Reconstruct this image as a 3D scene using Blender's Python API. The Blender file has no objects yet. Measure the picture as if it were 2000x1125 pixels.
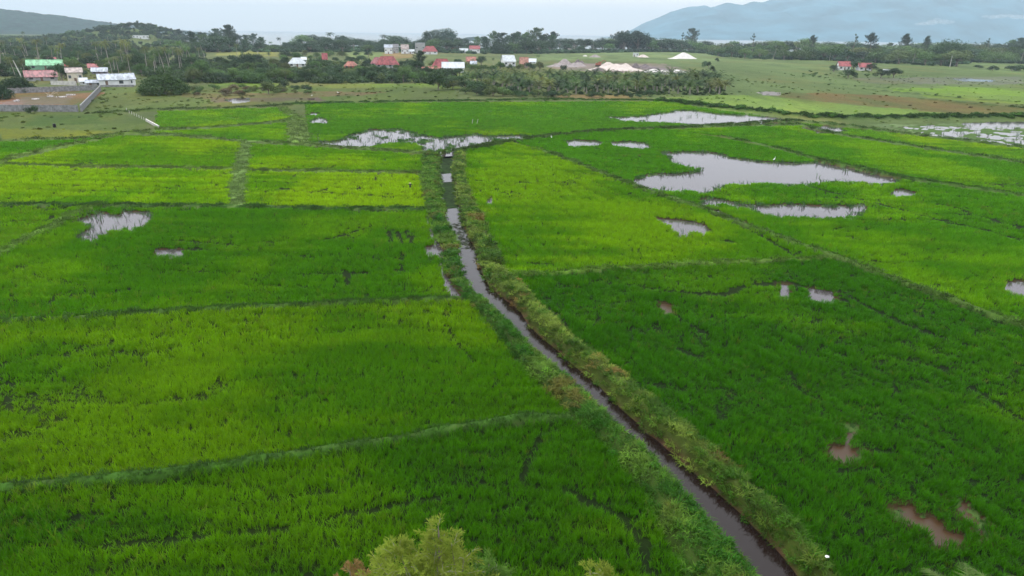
import bpy, math, random
import numpy as np
from mathutils import Matrix, Vector, Euler

random.seed(7)
rng = np.random.default_rng(7)
R = math.radians
SC = bpy.context.scene
COL = SC.collection

# ------------------------------------------------------------------ camera
CAM_H = 22.0
PITCH, ROLL = R(20.45), R(0.77)
FPX = 1333.0                      # focal length in pixels of the 2000 px wide photograph
cam_data = bpy.data.cameras.new('camera')
cam = bpy.data.objects.new('camera', cam_data)
COL.objects.link(cam)
CAM_R = Matrix.Rotation(math.pi/2 - PITCH, 3, 'X') @ Matrix.Rotation(ROLL, 3, 'Z')
cam.matrix_world = Matrix.Translation((0, 0, CAM_H)) @ CAM_R.to_4x4()
cam_data.sensor_width = 36.0
cam_data.lens = 36.0 * FPX / 2000.0
cam_data.clip_start = 0.5
cam_data.clip_end = 90000.0
SC.camera = cam

# ------------------------------------------------------------------ light
SUN_EL, SUN_AZ = R(58), R(-60)     # azimuth from +Y towards +X
W = bpy.data.worlds.new('World'); SC.world = W; W.use_nodes = True
nt = W.node_tree; nt.nodes.clear()
def N(tree, typ, **kw):
    n = tree.nodes.new(typ)
    for k, v in kw.items(): setattr(n, k, v)
    return n
out = N(nt, 'ShaderNodeOutputWorld'); bg = N(nt, 'ShaderNodeBackground'); bg.inputs['Strength'].default_value = 0.10
sky = N(nt, 'ShaderNodeTexSky', sky_type='NISHITA', sun_disc=False)
sky.sun_elevation = SUN_EL; sky.sun_rotation = SUN_AZ; sky.air_density = 1.0; sky.dust_density = 3.0
tc = N(nt, 'ShaderNodeTexCoord'); sep = N(nt, 'ShaderNodeSeparateXYZ'); nt.links.new(tc.outputs['Generated'], sep.inputs[0])
ramp = N(nt, 'ShaderNodeValToRGB'); nt.links.new(sep.outputs['Z'], ramp.inputs[0])
cr = ramp.color_ramp
SKY = [(0.0, (.72,.64,.56)), (0.06, (.69,.63,.58)), (0.16, (.57,.57,.60)), (0.40, (.68,.70,.74)), (1.0, (.98,.99,1.0))]
cr.elements[0].position = 0; cr.elements[0].color = (*SKY[0][1], 1); cr.elements[1].position = 1; cr.elements[1].color = (*SKY[-1][1], 1)
for p_, c_ in SKY[1:-1]:
    e = cr.elements.new(p_); e.color = (*c_, 1)
mp = N(nt, 'ShaderNodeMapping'); mp.inputs['Scale'].default_value = (1.5, 1.5, 7); nt.links.new(tc.outputs['Generated'], mp.inputs[0])
nz = N(nt, 'ShaderNodeTexNoise'); nz.inputs['Scale'].default_value = 2.2; nz.inputs['Detail'].default_value = 5; nt.links.new(mp.outputs[0], nz.inputs[0])
mr = N(nt, 'ShaderNodeMapRange'); mr.inputs[1].default_value = .3; mr.inputs[2].default_value = .7; mr.inputs[3].default_value = 18.5; mr.inputs[4].default_value = 20.5
nt.links.new(nz.outputs[0], mr.inputs[0])
vm = N(nt, 'ShaderNodeVectorMath', operation='SCALE'); nt.links.new(ramp.outputs[0], vm.inputs[0]); nt.links.new(mr.outputs[0], vm.inputs['Scale'])
mx = N(nt, 'ShaderNodeMix', data_type='RGBA'); mx.inputs[0].default_value = 0.88
nt.links.new(sky.outputs[0], mx.inputs[6]); nt.links.new(vm.outputs[0], mx.inputs[7])
nt.links.new(mx.outputs[2], bg.inputs[0]); nt.links.new(bg.outputs[0], out.inputs[0])

sun = bpy.data.lights.new('sun', 'SUN'); sun.energy = 1.2; sun.angle = R(18); sun.color = (1, .97, .92)
so = bpy.data.objects.new('sun', sun); COL.objects.link(so)
sd = Vector((math.sin(SUN_AZ)*math.cos(SUN_EL), math.cos(SUN_AZ)*math.cos(SUN_EL), math.sin(SUN_EL)))
so.rotation_euler = sd.to_track_quat('Z', 'Y').to_euler(); so.location = (0, 0, 60)

SC.view_settings.view_transform = 'Standard'; SC.view_settings.look = 'None'
SC.view_settings.exposure = 0.47; SC.view_settings.gamma = 1.0; SC.view_settings.use_curve_mapping = False
SC.render.engine = 'CYCLES'
SC.cycles.max_bounces = 6; SC.cycles.diffuse_bounces = 3; SC.cycles.transmission_bounces = 3; SC.cycles.volume_bounces = 0

# ------------------------------------------------------------------ pixel <-> place
CR = np.array(CAM_R)
def ray(px, py):
    l = np.array([(px-1000.0)/FPX, (562.5-py)/FPX, -1.0]); return CR @ l
def at(px, py, z=0.0):
    d = ray(px, py); t = (z-CAM_H)/d[2]; return np.array([d[0]*t, d[1]*t, z])
def at_depth(px, py, Y):
    d = ray(px, py); t = Y/d[1]; return np.array([d[0]*t, Y, CAM_H+d[2]*t])
def proj(x, y, z=0.0):
    p = np.stack([x, y, np.zeros_like(x)+z-CAM_H], -1) @ CR
    return 1000+FPX*p[..., 0]/-p[..., 2], 562.5-FPX*p[..., 1]/-p[..., 2]
def mpp(x, y):                     # metres per photo pixel at a place on the ground
    p = np.array([x, y, -CAM_H]) @ CR
    return -p[2]/FPX
def poly(pts, z=0.0): return np.array([at(a, b, z)[:2] for a, b in pts])

# ------------------------------------------------------------------ noise
def _h(ix, iy, seed):
    n = (ix.astype(np.int64)*374761393 + iy.astype(np.int64)*668265263 + seed*1442695) & 0xffffffff
    n = ((n ^ (n >> 13))*1274126177) & 0xffffffff
    n = ((n ^ (n >> 15))*2246822519) & 0xffffffff
    return ((n ^ (n >> 16)) & 0xffff)/65535.0
def vnoise(x, y, seed=0):
    ix = np.floor(x); iy = np.floor(y); fx = x-ix; fy = y-iy
    fx = fx*fx*(3-2*fx); fy = fy*fy*(3-2*fy)
    a = _h(ix, iy, seed); b = _h(ix+1, iy, seed); c = _h(ix, iy+1, seed); d = _h(ix+1, iy+1, seed)
    return (a*(1-fx)+b*fx)*(1-fy)+(c*(1-fx)+d*fx)*fy
def fbm(x, y, s, o=4, seed=0):
    v = 0; a = .5; t = 0
    for k in range(o):
        v = v+a*vnoise(x/s+17.3*k, y/s-9.1*k, seed+k); t += a; a *= .55; s *= .5
    return v/t
def sst(a, b, v):
    t = np.clip((v-a)/(b-a), 0, 1); return t*t*(3-2*t)
def inpoly(x, y, P):
    res = np.zeros(x.shape, bool)
    lo = P.min(0); hi = P.max(0)
    m = (x >= lo[0]) & (x <= hi[0]) & (y >= lo[1]) & (y <= hi[1])
    if not m.any(): return res
    xs = x[m]; ys = y[m]; c = np.zeros(xs.shape, bool); n = len(P)
    for i in range(n):
        x1, y1 = P[i]; x2, y2 = P[(i+1) % n]
        if y1 == y2: continue
        k = ((y1 > ys) != (y2 > ys)) & (xs < (x2-x1)*(ys-y1)/(y2-y1)+x1)
        c ^= k
    res[m] = c; return res
def pdist(x, y, P, reach=12.0, closed=False):
    d = np.full(x.shape, reach)
    n = len(P); rngi = range(n if closed else n-1)
    for i in rngi:
        a = P[i]; b = P[(i+1) % n]
        m = (x > min(a[0], b[0])-reach) & (x < max(a[0], b[0])+reach) & (y > min(a[1], b[1])-reach) & (y < max(a[1], b[1])+reach)
        if not m.any(): continue
        xs = x[m]; ys = y[m]; ab = b-a; L = max(ab@ab, 1e-9)
        t = np.clip(((xs-a[0])*ab[0]+(ys-a[1])*ab[1])/L, 0, 1)
        dd = np.hypot(xs-a[0]-t*ab[0], ys-a[1]-t*ab[1])
        d[m] = np.minimum(d[m], dd)
    return d
def lin(c):
    c = np.array(c, float)/255.0
    return np.where(c <= .04045, c/12.92, ((c+.055)/1.055)**2.4)

# ------------------------------------------------------------------ the lay of the land (photo pixels)
CAN_L = [(861,300),(860,330),(864,380),(869,408),(879,436),(890,460),(899,485),(904,512),(909,536),(928,564),(962,593),(1000,627),(1029,661),(1064,693),(1107,727),(1149,765),(1187,797),(1213,827),(1250,855),(1283,888),(1300,907),(1375,992),(1420,1042),(1468,1095),(1480,1125),(1520,1190),(1600,1300)]
CAN_R = [(886,300),(884,330),(888,380),(896,408),(902,436),(912,465),(925,485),(932,512),(938,536),(956,564),(994,593),(1008,605),(1029,635),(1053,659),(1083,683),(1107,707),(1128,725),(1157,749),(1187,776),(1213,803),(1240,827),(1256,845),(1288,870),(1330,907),(1390,957),(1450,1012),(1491,1052),(1530,1095),(1550,1125),(1600,1190),(1690,1300)]
BANK_R = [(908,296),(910,308),(906,337),(919,385),(942,422),(956,462),(973,490),(982,522),(990,538),(1021,559),(1056,600),(1093,632),(1115,661),(1139,680),(1171,701),(1213,731),(1240,757),(1280,787),(1315,813),(1344,838),(1400,881),(1450,932),(1516,992),(1566,1042),(1621,1112),(1680,1190),(1790,1300)]
BANK_L = [(832,300),(825,308),(822,351),(828,388),(838,422),(853,462),(866,507),(884,555),(911,590),(971,660),(1022,726),(1082,780),(1115,821),(1157,846),(1207,906),(1255,962),(1278,1012),(1300,1062),(1333,1117),(1370,1190),(1440,1300)]
WZ = -0.42                          # canal water level
canL, canR = poly(CAN_L, .12), poly(CAN_R, WZ)   # the left edge is seen over the grass on it
bankL, bankR = poly(BANK_L), poly(BANK_R)
CANAL = np.vstack([canL, canR[::-1]])
BANKS = np.vstack([bankL, bankR[::-1]])

BUNDS = [ # name-ish, points, width m, height m, colour
 ([(-400,650),(0,632),(200,622),(400,608),(600,600),(780,590),(890,585)], .75, .22, (66,104,30)),
 ([(-400,1000),(0,962),(150,950),(300,935),(450,915),(600,893),(750,868),(900,843),(1020,825),(1120,820)], .75, .28, (64,104,32)),
 ([(-500,400),(0,402),(200,404),(450,406),(640,410),(835,411)], 1.0, .28, (62,100,34)),
 ([(-300,620),(-100,545),(0,500),(70,462),(150,420),(190,404)], 1.5, .3, (92,128,42)),
 ([(464,404),(464,365),(470,330),(478,298),(484,280)], 2.2, .25, (112,142,70)),
 ([(-400,318),(0,322),(60,325),(250,328),(460,331)], 1.0, .22, (100,130,50)),
 ([(470,334),(650,336),(825,339)], 1.0, .22, (100,130,50)),
 ([(-500,430),(-200,365),(0,318),(60,300),(150,283),(240,264),(270,262)], 1.6, .25, (104,132,54)),
 ([(235,262),(330,265),(420,272),(480,278),(560,281),(640,288),(760,296),(830,301)], 1.5, .3, (98,126,58)),
 ([(300,256),(420,250),(500,243),(560,238),(575,232)], 1.2, .25, (96,126,52)),
 ([(573,286),(573,250),(572,238)], 2.2, .3, (114,140,70)),
 ([(594,286),(594,250),(588,238),(575,228),(545,211)], 2.0, .3, (108,136,64)),
 ([(862,303),(930,290),(1000,277),(1080,266),(1160,258),(1300,252),(1450,243),(1550,236)], 2.2, .4, (72,100,40)),
 ([(1045,290),(1100,310),(1160,333),(1235,363),(1300,385),(1380,412),(1450,442),(1530,470),(1620,500),(1700,530),(1800,570),(1900,605),(2010,645),(2200,710)], .85, .28, (84,118,44)),
 ([(985,543),(1100,535),(1250,525),(1400,517),(1530,511),(1620,508)], .65, .26, (94,130,42)),
 ([(1410,268),(1500,287),(1590,311),(1700,335),(1770,350),(1850,362),(2000,385),(2200,415)], 1.1, .3, (70,108,34)),
 ([(1300,252),(1450,247),(1560,244),(1625,262),(1750,282),(1850,297),(2000,320),(2200,350)], 1.3, .3, (80,112,50)),
 ([(1560,238),(1650,247),(1750,260),(1850,272),(2000,290),(2200,318)], 1.8, .35, (84,114,56)),
 ([(1290,199),(1400,211),(1500,221),(1560,227),(1625,232),(1800,232),(2000,230),(2200,228)], 3.6, .8, (52,84,34)),
 ([(560,205),(700,201),(880,198),(1100,195),(1290,197)], 3.0, .4, (62,98,34)),
 ([(190,222),(330,214),(450,212),(560,206)], 2.5, .35, (86,108,56)),
 ([(1600,163),(1680,168),(1760,176)], 1.8, .4, (60,84,44)),
 ([(1700,176),(1790,184),(1880,193),(1975,199)], 2.0, .5, (56,80,40)),
 ([(1800,194),(1860,200),(1990,212),(2100,218)], 2.2, .5, (56,82,36)),
 ([(1400,142),(1500,147),(1620,149)], 1.8, .4, (80,104,60)),
 ([(1400,128),(1560,131)], 1.8, .4, (84,104,62)),
 ([(1690,148),(1760,150),(1820,149)], 2.2, .8, (60,84,44)),
 ([(0,276),(150,272),(240,262),(330,252)], 2.2, .3, (90,112,50)),
]
BUNDS = [(poly(p), w, h, c) for p, w, h, c in BUNDS]

def c2(off, s, pts): return [(off[0]+a/s, off[1]+b/s) for a, b in pts]
A = ((0,180), 2.0); B = ((1000,180), 2.0); C5 = ((700,280), 3.515); C7 = ((100,380), 5.0); C3 = ((1300,560), 1.991)
PONDS = [ # (label, ragged reed share, points)
 ('lilac grey pond with reeds in the corner of the dark green paddy at left', .5, c2(*C7, [(455,170),(560,185),(640,205),(740,170),(1000,165),(980,230),(900,290),(780,320),(640,325),(560,345),(530,380),(470,390),(460,430),(330,440),(240,440),(270,400),(350,350),(380,310),(280,270),(240,265),(310,235),(380,215)])),
 ('tiny strip of water in a hollow of the dark green left paddy', .3, c2(*C7, [(1000,535),(1280,535),(1285,588),(1180,592),(1010,590)])),
 ('pale ragged flood pool full of reeds left of the canal head', .72, c2(*A, [(1215,195),(1310,190),(1350,170),(1430,148),(1560,142),(1640,165),(1720,178),(1860,163),(1900,172),(1990,168),(2090,168),(2080,176),(1985,194),(1900,210),(1750,236),(1690,240),(1640,235),(1650,215),(1620,195),(1520,195),(1440,210),(1340,215),(1220,208)])),
 ('small pale puddle beside the top of the double grass track', .4, c2(*A, [(1205,108),(1240,100),(1265,98),(1290,110),(1285,122),(1205,118)])),
 ('thin pale puddle above the double grass track', .3, c2(*A, [(1200,80),(1250,80),(1252,87),(1205,88)])),
 ('narrow upright sliver of water beside the double grass track', .3, c2(*A, [(1234,155),(1244,155),(1250,190),(1236,188)])),
 ('pale wide flood pool under the dark grassy bank at upper right', .35, c2(*B, [(350,98),(500,95),(545,85),(600,80),(640,70),(700,70),(800,82),(950,92),(1110,108),(1100,114),(1000,120),(940,128),(900,122),(840,130),(740,130),(680,122),(620,118),(600,115),(500,112),(430,110)])),
 ('small pale pool right of the pale wide flood pool', .3, c2(*B, [(1110,138),(1230,132),(1290,138),(1310,155),(1250,162),(1180,152)])),
 ('short pale pool beside the curved grassy bank', .2, c2(*B, [(205,195),(250,186),(340,190),(365,202),(300,210),(230,208)])),
 ('short curved pool leading to the largest pond', .2, c2(*B, [(380,197),(450,190),(520,198),(555,218),(480,214),(400,207)])),
 ('largest grey pond spreading across the right hand paddy', .12, c2(*B, [(565,232),(620,235),(740,232),(830,240),(850,255),(1000,270),(1100,275),(1190,270),(1280,290),(1400,315),(1540,340),(1510,352),(1440,355),(1380,348),(1300,345),(1210,348),(1110,358),(1000,352),(920,350),(840,362),(800,385),(760,390),(700,380),(620,382),(540,368),(480,358),(462,348),(500,328),(560,318),(650,318),(710,315),(725,300),(700,292),(640,278),(600,258)])),
 ('long crescent shaped pond just below the largest pond', .15, c2(*B, [(725,425),(780,410),(850,425),(900,440),(1000,440),(1100,435),(1200,445),(1280,445),(1340,440),(1390,432),(1385,460),(1370,480),(1300,485),(1150,485),(1050,482),(960,465),(900,445),(830,432),(770,435),(740,445)])),
 ('thin sliver of water beside the long straight bund on the right', .35, c2(*B, [(748,448),(800,463),(860,488),(925,512),(905,516),(820,482)])),
 ('small dull pond left of the long straight bund on the right', .15, c2(*B, [(555,492),(620,495),(700,505),(760,520),(782,545),(740,545),(700,545),(690,560),(660,560),(620,525)])),
 ('small bright puddle right of the crescent shaped pond', .2, c2(*B, [(1455,395),(1500,385),(1560,383),(1600,395),(1500,402)])),
 ('grey pond cut by the right edge of the view', .1, c2(*B, [(1925,745),(1960,740),(2040,738),(2060,800),(2000,790),(1930,770)])),
 ('tiny round puddle in the bright paddy right of the canal', .1, c2(*C5, [(878,392),(890,375),(915,372),(935,390),(930,408),(885,408)])),
 ('brown muddy pool shaped like a bottle in the dark green right paddy', .5, c2(*C3, [(695,535),(740,535),(765,570),(728,585),(724,630),(775,642),(765,658),(700,662),(650,645),(655,618),(680,626),(702,620),(706,590)])),
 ('brown muddy channel looping round rice clumps at lower right', .42, c2(*C3, [(890,862),(960,842),(965,888),(1040,896),(1072,925),(1068,945),(1160,958),(1165,972),(1050,980),(1030,945),(985,908),(895,888)])),
 ('brown muddy channel on the right of the looping rice clumps', .42, c2(*C3, [(1105,828),(1180,846),(1215,885),(1248,918),(1243,950),(1270,980),(1215,962),(1212,928),(1178,880)])),
 ('tiny water gap in the dark green right paddy', .2, c2(*B, [(1040,750),(1078,750),(1082,806),(1036,802)])),
 ('thin short puddle in the dark green right paddy', .3, c2(*B, [(1160,765),(1258,782),(1258,808),(1160,794)])),
 ('small brown mud puddle in the dark green right paddy', .2, c2(*B, [(580,826),(632,828),(632,852),(595,848)])),
 ('narrow ditch water between the left paddy and the canal bank', .1, c2(*C5, [(455,490),(482,498),(522,600),(555,690),(572,740),(594,880),(645,950),(685,1040),(680,1062),(640,1050),(580,930),(550,780),(445,748),(450,710),(520,700),(490,600)])),
 ('bright white strip of flood water at the far right edge', .3, [(1875,241),(1940,238),(2060,237),(2060,249),(1960,248),(1890,247)]),
 ('pale green flooded field water at the far right', 1.12, [(1740,249),(1830,243),(1900,250),(2060,256),(2060,289),(1950,279),(1850,266)]),
 ('small pale pool in the olive pasture left of centre', .5, [(438,196),(455,192),(490,191),(488,197),(460,199)]),
 ('bright white sliver of water beside the brown field', .1, [(1478,180),(1500,178),(1528,181),(1525,185),(1490,184)]),
 ('distant thin white pool beyond the right pasture', .2, [(1855,154),(1880,153),(1945,156),(1940,158),(1880,157)]),
 ('long white pool of washing water in front of the sand piles', .1, [(1255,138),(1280,135),(1325,136),(1345,141),(1300,144),(1262,143)]),
]
def shore(p):
    P = poly(p, -.05); n = len(P); ar = .5*sum(P[i][0]*P[(i+1) % n][1]-P[(i+1) % n][0]*P[i][1] for i in range(n)); sg = 1 if ar > 0 else -1; Q = []
    for i in range(n):      # the near rim is seen over the rice standing in front of it
        e = P[(i+1) % n]-P[i-1]; nn = np.array([e[1], -e[0]])/(np.hypot(*e)+1e-6)*sg; rim = float(np.clip(-(nn@P[i])/np.hypot(*P[i])*1.6, 0, 1))
        Q.append(at(p[i][0], p[i][1], -.05+.42*rim)[:2])
    return np.array(Q)
PONDS = [(l, r_, shore(p)) for l, r_, p in PONDS]

GAPS = [ # places where the rice is thin or trampled
 ([(1082,842),(1060,848),(1040,880),(1025,910),(1020,945)], .32), ([(150,1075),(350,1055),(500,1040),(620,1022),(720,1000),(860,975)], .35),
 ([(880,598),(880,640),(888,665),(905,692),(925,715)], .28), ([(0,777),(60,775),(97,772)], .3), ([(660,650),(780,640),(880,655)], .25),
 ([(1100,960),(1180,995),(1230,1025),(1260,1060),(1270,1125)], .4), ([(1268,590),(1300,605),(1340,630),(1375,655)], .5),
 ([(1230,560),(1330,575),(1420,575),(1460,560),(1540,553),(1600,572),(1650,590)], .7), ([(1060,585),(1080,610),(1110,640)], .3),
 ([(1440,620),(1500,655),(1570,690),(1650,730),(1700,745),(1745,750),(1752,775)], .35), ([(1530,720),(1570,770),(1620,790),(1660,800),(1720,810)], .45),
 ([(1640,570),(1700,605),(1780,640),(1850,665),(2000,715)], .5), ([(1750,700),(1830,720),(1900,760),(2000,825)], .4),
 ([(1500,470),(1540,495),(1555,507)], .6), ([(1830,400),(1880,410),(1890,422)], .8), ([(1920,425),(1960,438),(1990,445)], .8),
 ([(1160,333),(1250,363),(1330,395),(1400,425),(1500,470)], .45), ([(1555,358),(1625,377),(1700,394),(1800,422),(1900,447),(2050,485)], .8),
 ([(1945,362),(2050,370)], 1.5), ([(300,494),(350,490),(395,490)], .7), ([(40,525),(70,515),(105,518)], .7), ([(670,530),(675,545),(678,560)], .3),
 ([(755,452),(765,465),(762,475)], .5), ([(775,455),(788,470),(785,480)], .5), ([(795,455),(806,468),(802,478)], .5), ([(785,500),(783,520),(790,535)], .35),
 ([(540,500),(650,505),(760,510)], .35), ([(300,470),(480,480),(640,470),(740,440)], .5), ([(340,530),(560,540),(720,535)], .35), ([(0,590),(200,575),(400,560),(600,565)], .25),
 ([(1180,466),(1205,468)], .7), ([(1040,517),(1075,518)], .6), ([(240,208+190),(420,408),(830,417)], .5), ([(880,600),(870,660),(1000,720)], .2),
 ([(210,690),(260,695),(330,690)], .3), ([(170,700),(290,697),(300,695)], .3), ([(100,735),(120,722)], .5), ([(540,370),(740,385),(830,395)], .6), ([(120,370),(320,372),(450,372)], .5),
 ([(1900,980),(1960,1000),(2040,1030)], .5), ([(1690,880),(1760,885)], .5), ([(1640,925),(1720,918)], .4), ([(1750,990),(1740,1000),(1760,1005)], .5),
 ([(1450,250),(1500,258),(1650,262)], .8), ([(1420,470),(1440,478)], .6), ([(1100,690),(1140,700),(1180,720)], .3), ([(1280,640),(1330,690),(1370,700)], .4),
 ([(0,1040),(60,1030),(130,1020),(190,1010)], .5), ([(200,1015),(240,1005)], .4), ([(450,985),(500,980),(560,975),(650,965)], .4),
]
GAPS = [(poly(p), w) for p, w in GAPS]

# paddies: label, colour, polygon, yellow tendency
PADDY = [
 ('deep green rice along the bottom of the view left of the canal', (68,130,4), [(-500,1010),(0,966),(450,919),(900,847),(1115,824),(1157,846),(1207,906),(1255,962),(1278,1012),(1300,1062),(1340,1130),(1440,1300),(-900,1300)], .22),
 ('yellow green rice in the wide paddy below the middle left bund', (80,140,0), [(-500,655),(0,636),(400,612),(780,594),(911,590),(971,660),(1022,726),(1082,780),(1115,818),(900,839),(450,911),(0,958),(-500,1005)], .45),
 ('dark green rice with drag lines round the reedy corner pond', (76,140,4), [(-500,780),(-100,550),(0,504),(150,424),(192,407),(450,409),(835,414),(853,462),(866,507),(884,582),(780,587),(400,605),(0,629),(-500,650)], .3),
 ('green rice in the corner left of the slanting pale bund', (74,138,4), [(-800,403),(0,405),(186,407),(70,459),(0,496),(-800,850)], .35),
 ('bright lime rice left of the pale upright grass track', (102,164,4), [(-800,320),(0,325),(250,331),(455,334),(450,402),(0,399),(-800,397)], .75),
 ('bright lime rice right of the pale upright grass track', (104,164,4), [(484,337),(820,342),(822,351),(828,388),(832,407),(640,406),(480,402)], .75),
 ('light green rice in the paddy above the lime one at left', (100,158,8), [(-500,425),(0,322),(150,286),(240,267),(330,268),(420,275),(474,281),(462,328),(250,325),(0,319)], .6),
 ('light green rice between the upright grass track and the canal head', (98,158,6), [(490,283),(640,291),(830,304),(822,335),(650,333),(482,331)], .5),
 ('green rice wedge at the far left edge below the weedy plot', (84,148,18), [(-600,300),(0,279),(150,275),(240,264),(150,280),(0,314),(-600,440)], .4),
 ('pale lime rice in the top paddy below the olive pasture', (100,156,30), [(310,219),(450,214),(540,212),(570,230),(500,240),(420,247),(305,250)], .7),
 ('green rice strip left of the double grass track', (90,152,22), [(300,259),(420,253),(560,241),(566,284),(480,275),(330,262)], .4),
 ('vivid green rice round the ragged flood pool below the palm plantation', (86,146,24), [(600,204),(880,201),(1290,199),(1400,216),(1550,234),(1450,241),(1300,249),(1160,255),(1000,274),(862,301),(760,293),(606,285),(600,240)], .2),
 ('bright green rice right of the canal up to the long straight bund', (88,150,4), [(910,296),(1000,280),(1045,292),(1100,313),(1235,366),(1380,415),(1530,474),(1612,502),(1530,508),(1250,522),(990,539),(982,522),(956,462),(919,385),(908,337)], .45),
 ('dark green rice with muddy holes filling the lower right', (60,124,4), [(990,545),(1250,528),(1530,514),(1622,506),(1800,574),(2010,650),(2400,780),(2600,1300),(1800,1300),(1621,1112),(1516,992),(1400,881),(1280,787),(1171,701),(1093,632),(1021,559)], .12),
 ('green rice round the largest pond right of the straight bund', (80,146,8), [(1000,277),(1160,259),(1300,254),(1405,270),(1500,290),(1590,314),(1770,353),(2000,388),(2300,430),(2400,770),(2010,640),(1800,566),(1620,497),(1380,408),(1235,359),(1050,290)], .25),
 ('green rice strip above the largest pond', (84,148,18), [(1305,255),(1450,249),(1560,247),(1625,265),(1750,285),(2000,323),(2300,363),(2300,425),(2000,382),(1770,347),(1590,308),(1410,266)], .3),
 ('narrow lime rice strip below the flooded field at far right', (98,154,30), [(1560,241),(1650,250),(1850,275),(2000,293),(2300,330),(2300,358),(2000,317),(1750,279),(1625,259)], .5),
]
PADDY = [(l, lin(c), poly(p), yl) for l, c, p, yl in PADDY]

LAND = [ # base colour of open ground, painter's order
 ((112,122,72), [(-600,100),(430,100),(1000,100),(1300,100),(1300,215),(900,203),(560,208),(240,262),(-600,320)]),
 ((112,134,76), [(1270,90),(2600,90),(2600,240),(1560,236),(1400,216),(1270,190)]),
 ((128,158,66), [(1290,191),(1400,185),(1520,190),(1700,208),(1880,222),(1960,226),(1560,230),(1400,214)]),
 ((98,118,50), [(180,172),(600,165),(900,165),(900,198),(560,204),(330,213),(190,220)]),
 ((122,108,70), [(330,182),(600,180),(760,182),(600,192),(400,194)]),
 ((110,92,84), [(420,190),(640,190),(640,197),(420,200)]),
 ((118,144,52), [(640,165),(880,164),(880,172),(640,172)]),
 ((126,158,56), [(395,163),(550,164),(550,172),(395,172)]),
 ((96,118,44), [(-600,222),(0,222),(240,220),(300,247),(240,262),(150,270),(-600,310)]),
 ((124,132,30), [(0,250),(120,250),(230,256),(150,268),(0,272)]),
 ((78,108,40), [(40,225),(180,224),(220,240),(60,245)]),
 ((164,104,84), [(-60,184),(184,182),(178,198),(148,208),(-60,208)]),
 ((138,108,70), [(14,178),(160,176),(110,186),(20,190)]),
 ((150,130,124), [(30,192),(140,186),(150,202),(20,203)]),
 ((126,108,60), [(1500,183),(1600,180),(1700,184),(1850,197),(1990,210),(1990,221),(1900,224),(1750,212),(1600,196),(1520,189)]),
 ((124,160,50), [(1720,172),(1850,170),(2300,176),(2300,190),(1900,186),(1760,180)]),
 ((128,160,60), [(1800,184),(2300,192),(2300,205),(1990,203),(1850,195)]),
 ((128,152,100), [(1700,243),(2300,240),(2300,300),(1950,282),(1760,256)]),
 ((120,126,104), [(1660,152),(2000,150),(2000,164),(1700,164)]),
 ((150,152,70), [(420,97),(545,98),(545,110),(420,108)]),
 ((130,150,84), [(680,98),(760,98),(760,118),(680,118)]),
 ((164,134,84), [(750,103),(810,103),(808,113),(750,115)]),
 ((124,144,62), [(870,143),(1300,140),(1300,150),(870,152)]),
 ((124,146,88), [(1040,100),(1400,100),(1400,122),(1040,118)]),
 ((158,142,134), [(1080,124),(1290,124),(1350,138),(1300,144),(1160,141),(1080,134)]),
 ((148,128,84), [(1090,185),(1240,185),(1240,192),(1090,192)]),
]
LAND = [(lin(c), poly(p)) for c, p in LAND]

def coast(x, y):
    az = np.degrees(np.arctan2(x, y))
    return 1050+np.where(az < -24.0, 3600*sst(0, 4, -24.0-az), 0)+120*(vnoise(az*.35, az*0+3, 5)-.5)
KN = at(262, 78); KN = np.array([-262.0*1.32, 1190.0])
KN = np.array([at_depth(262, 60, 1190)[0], 1190.0])

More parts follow.
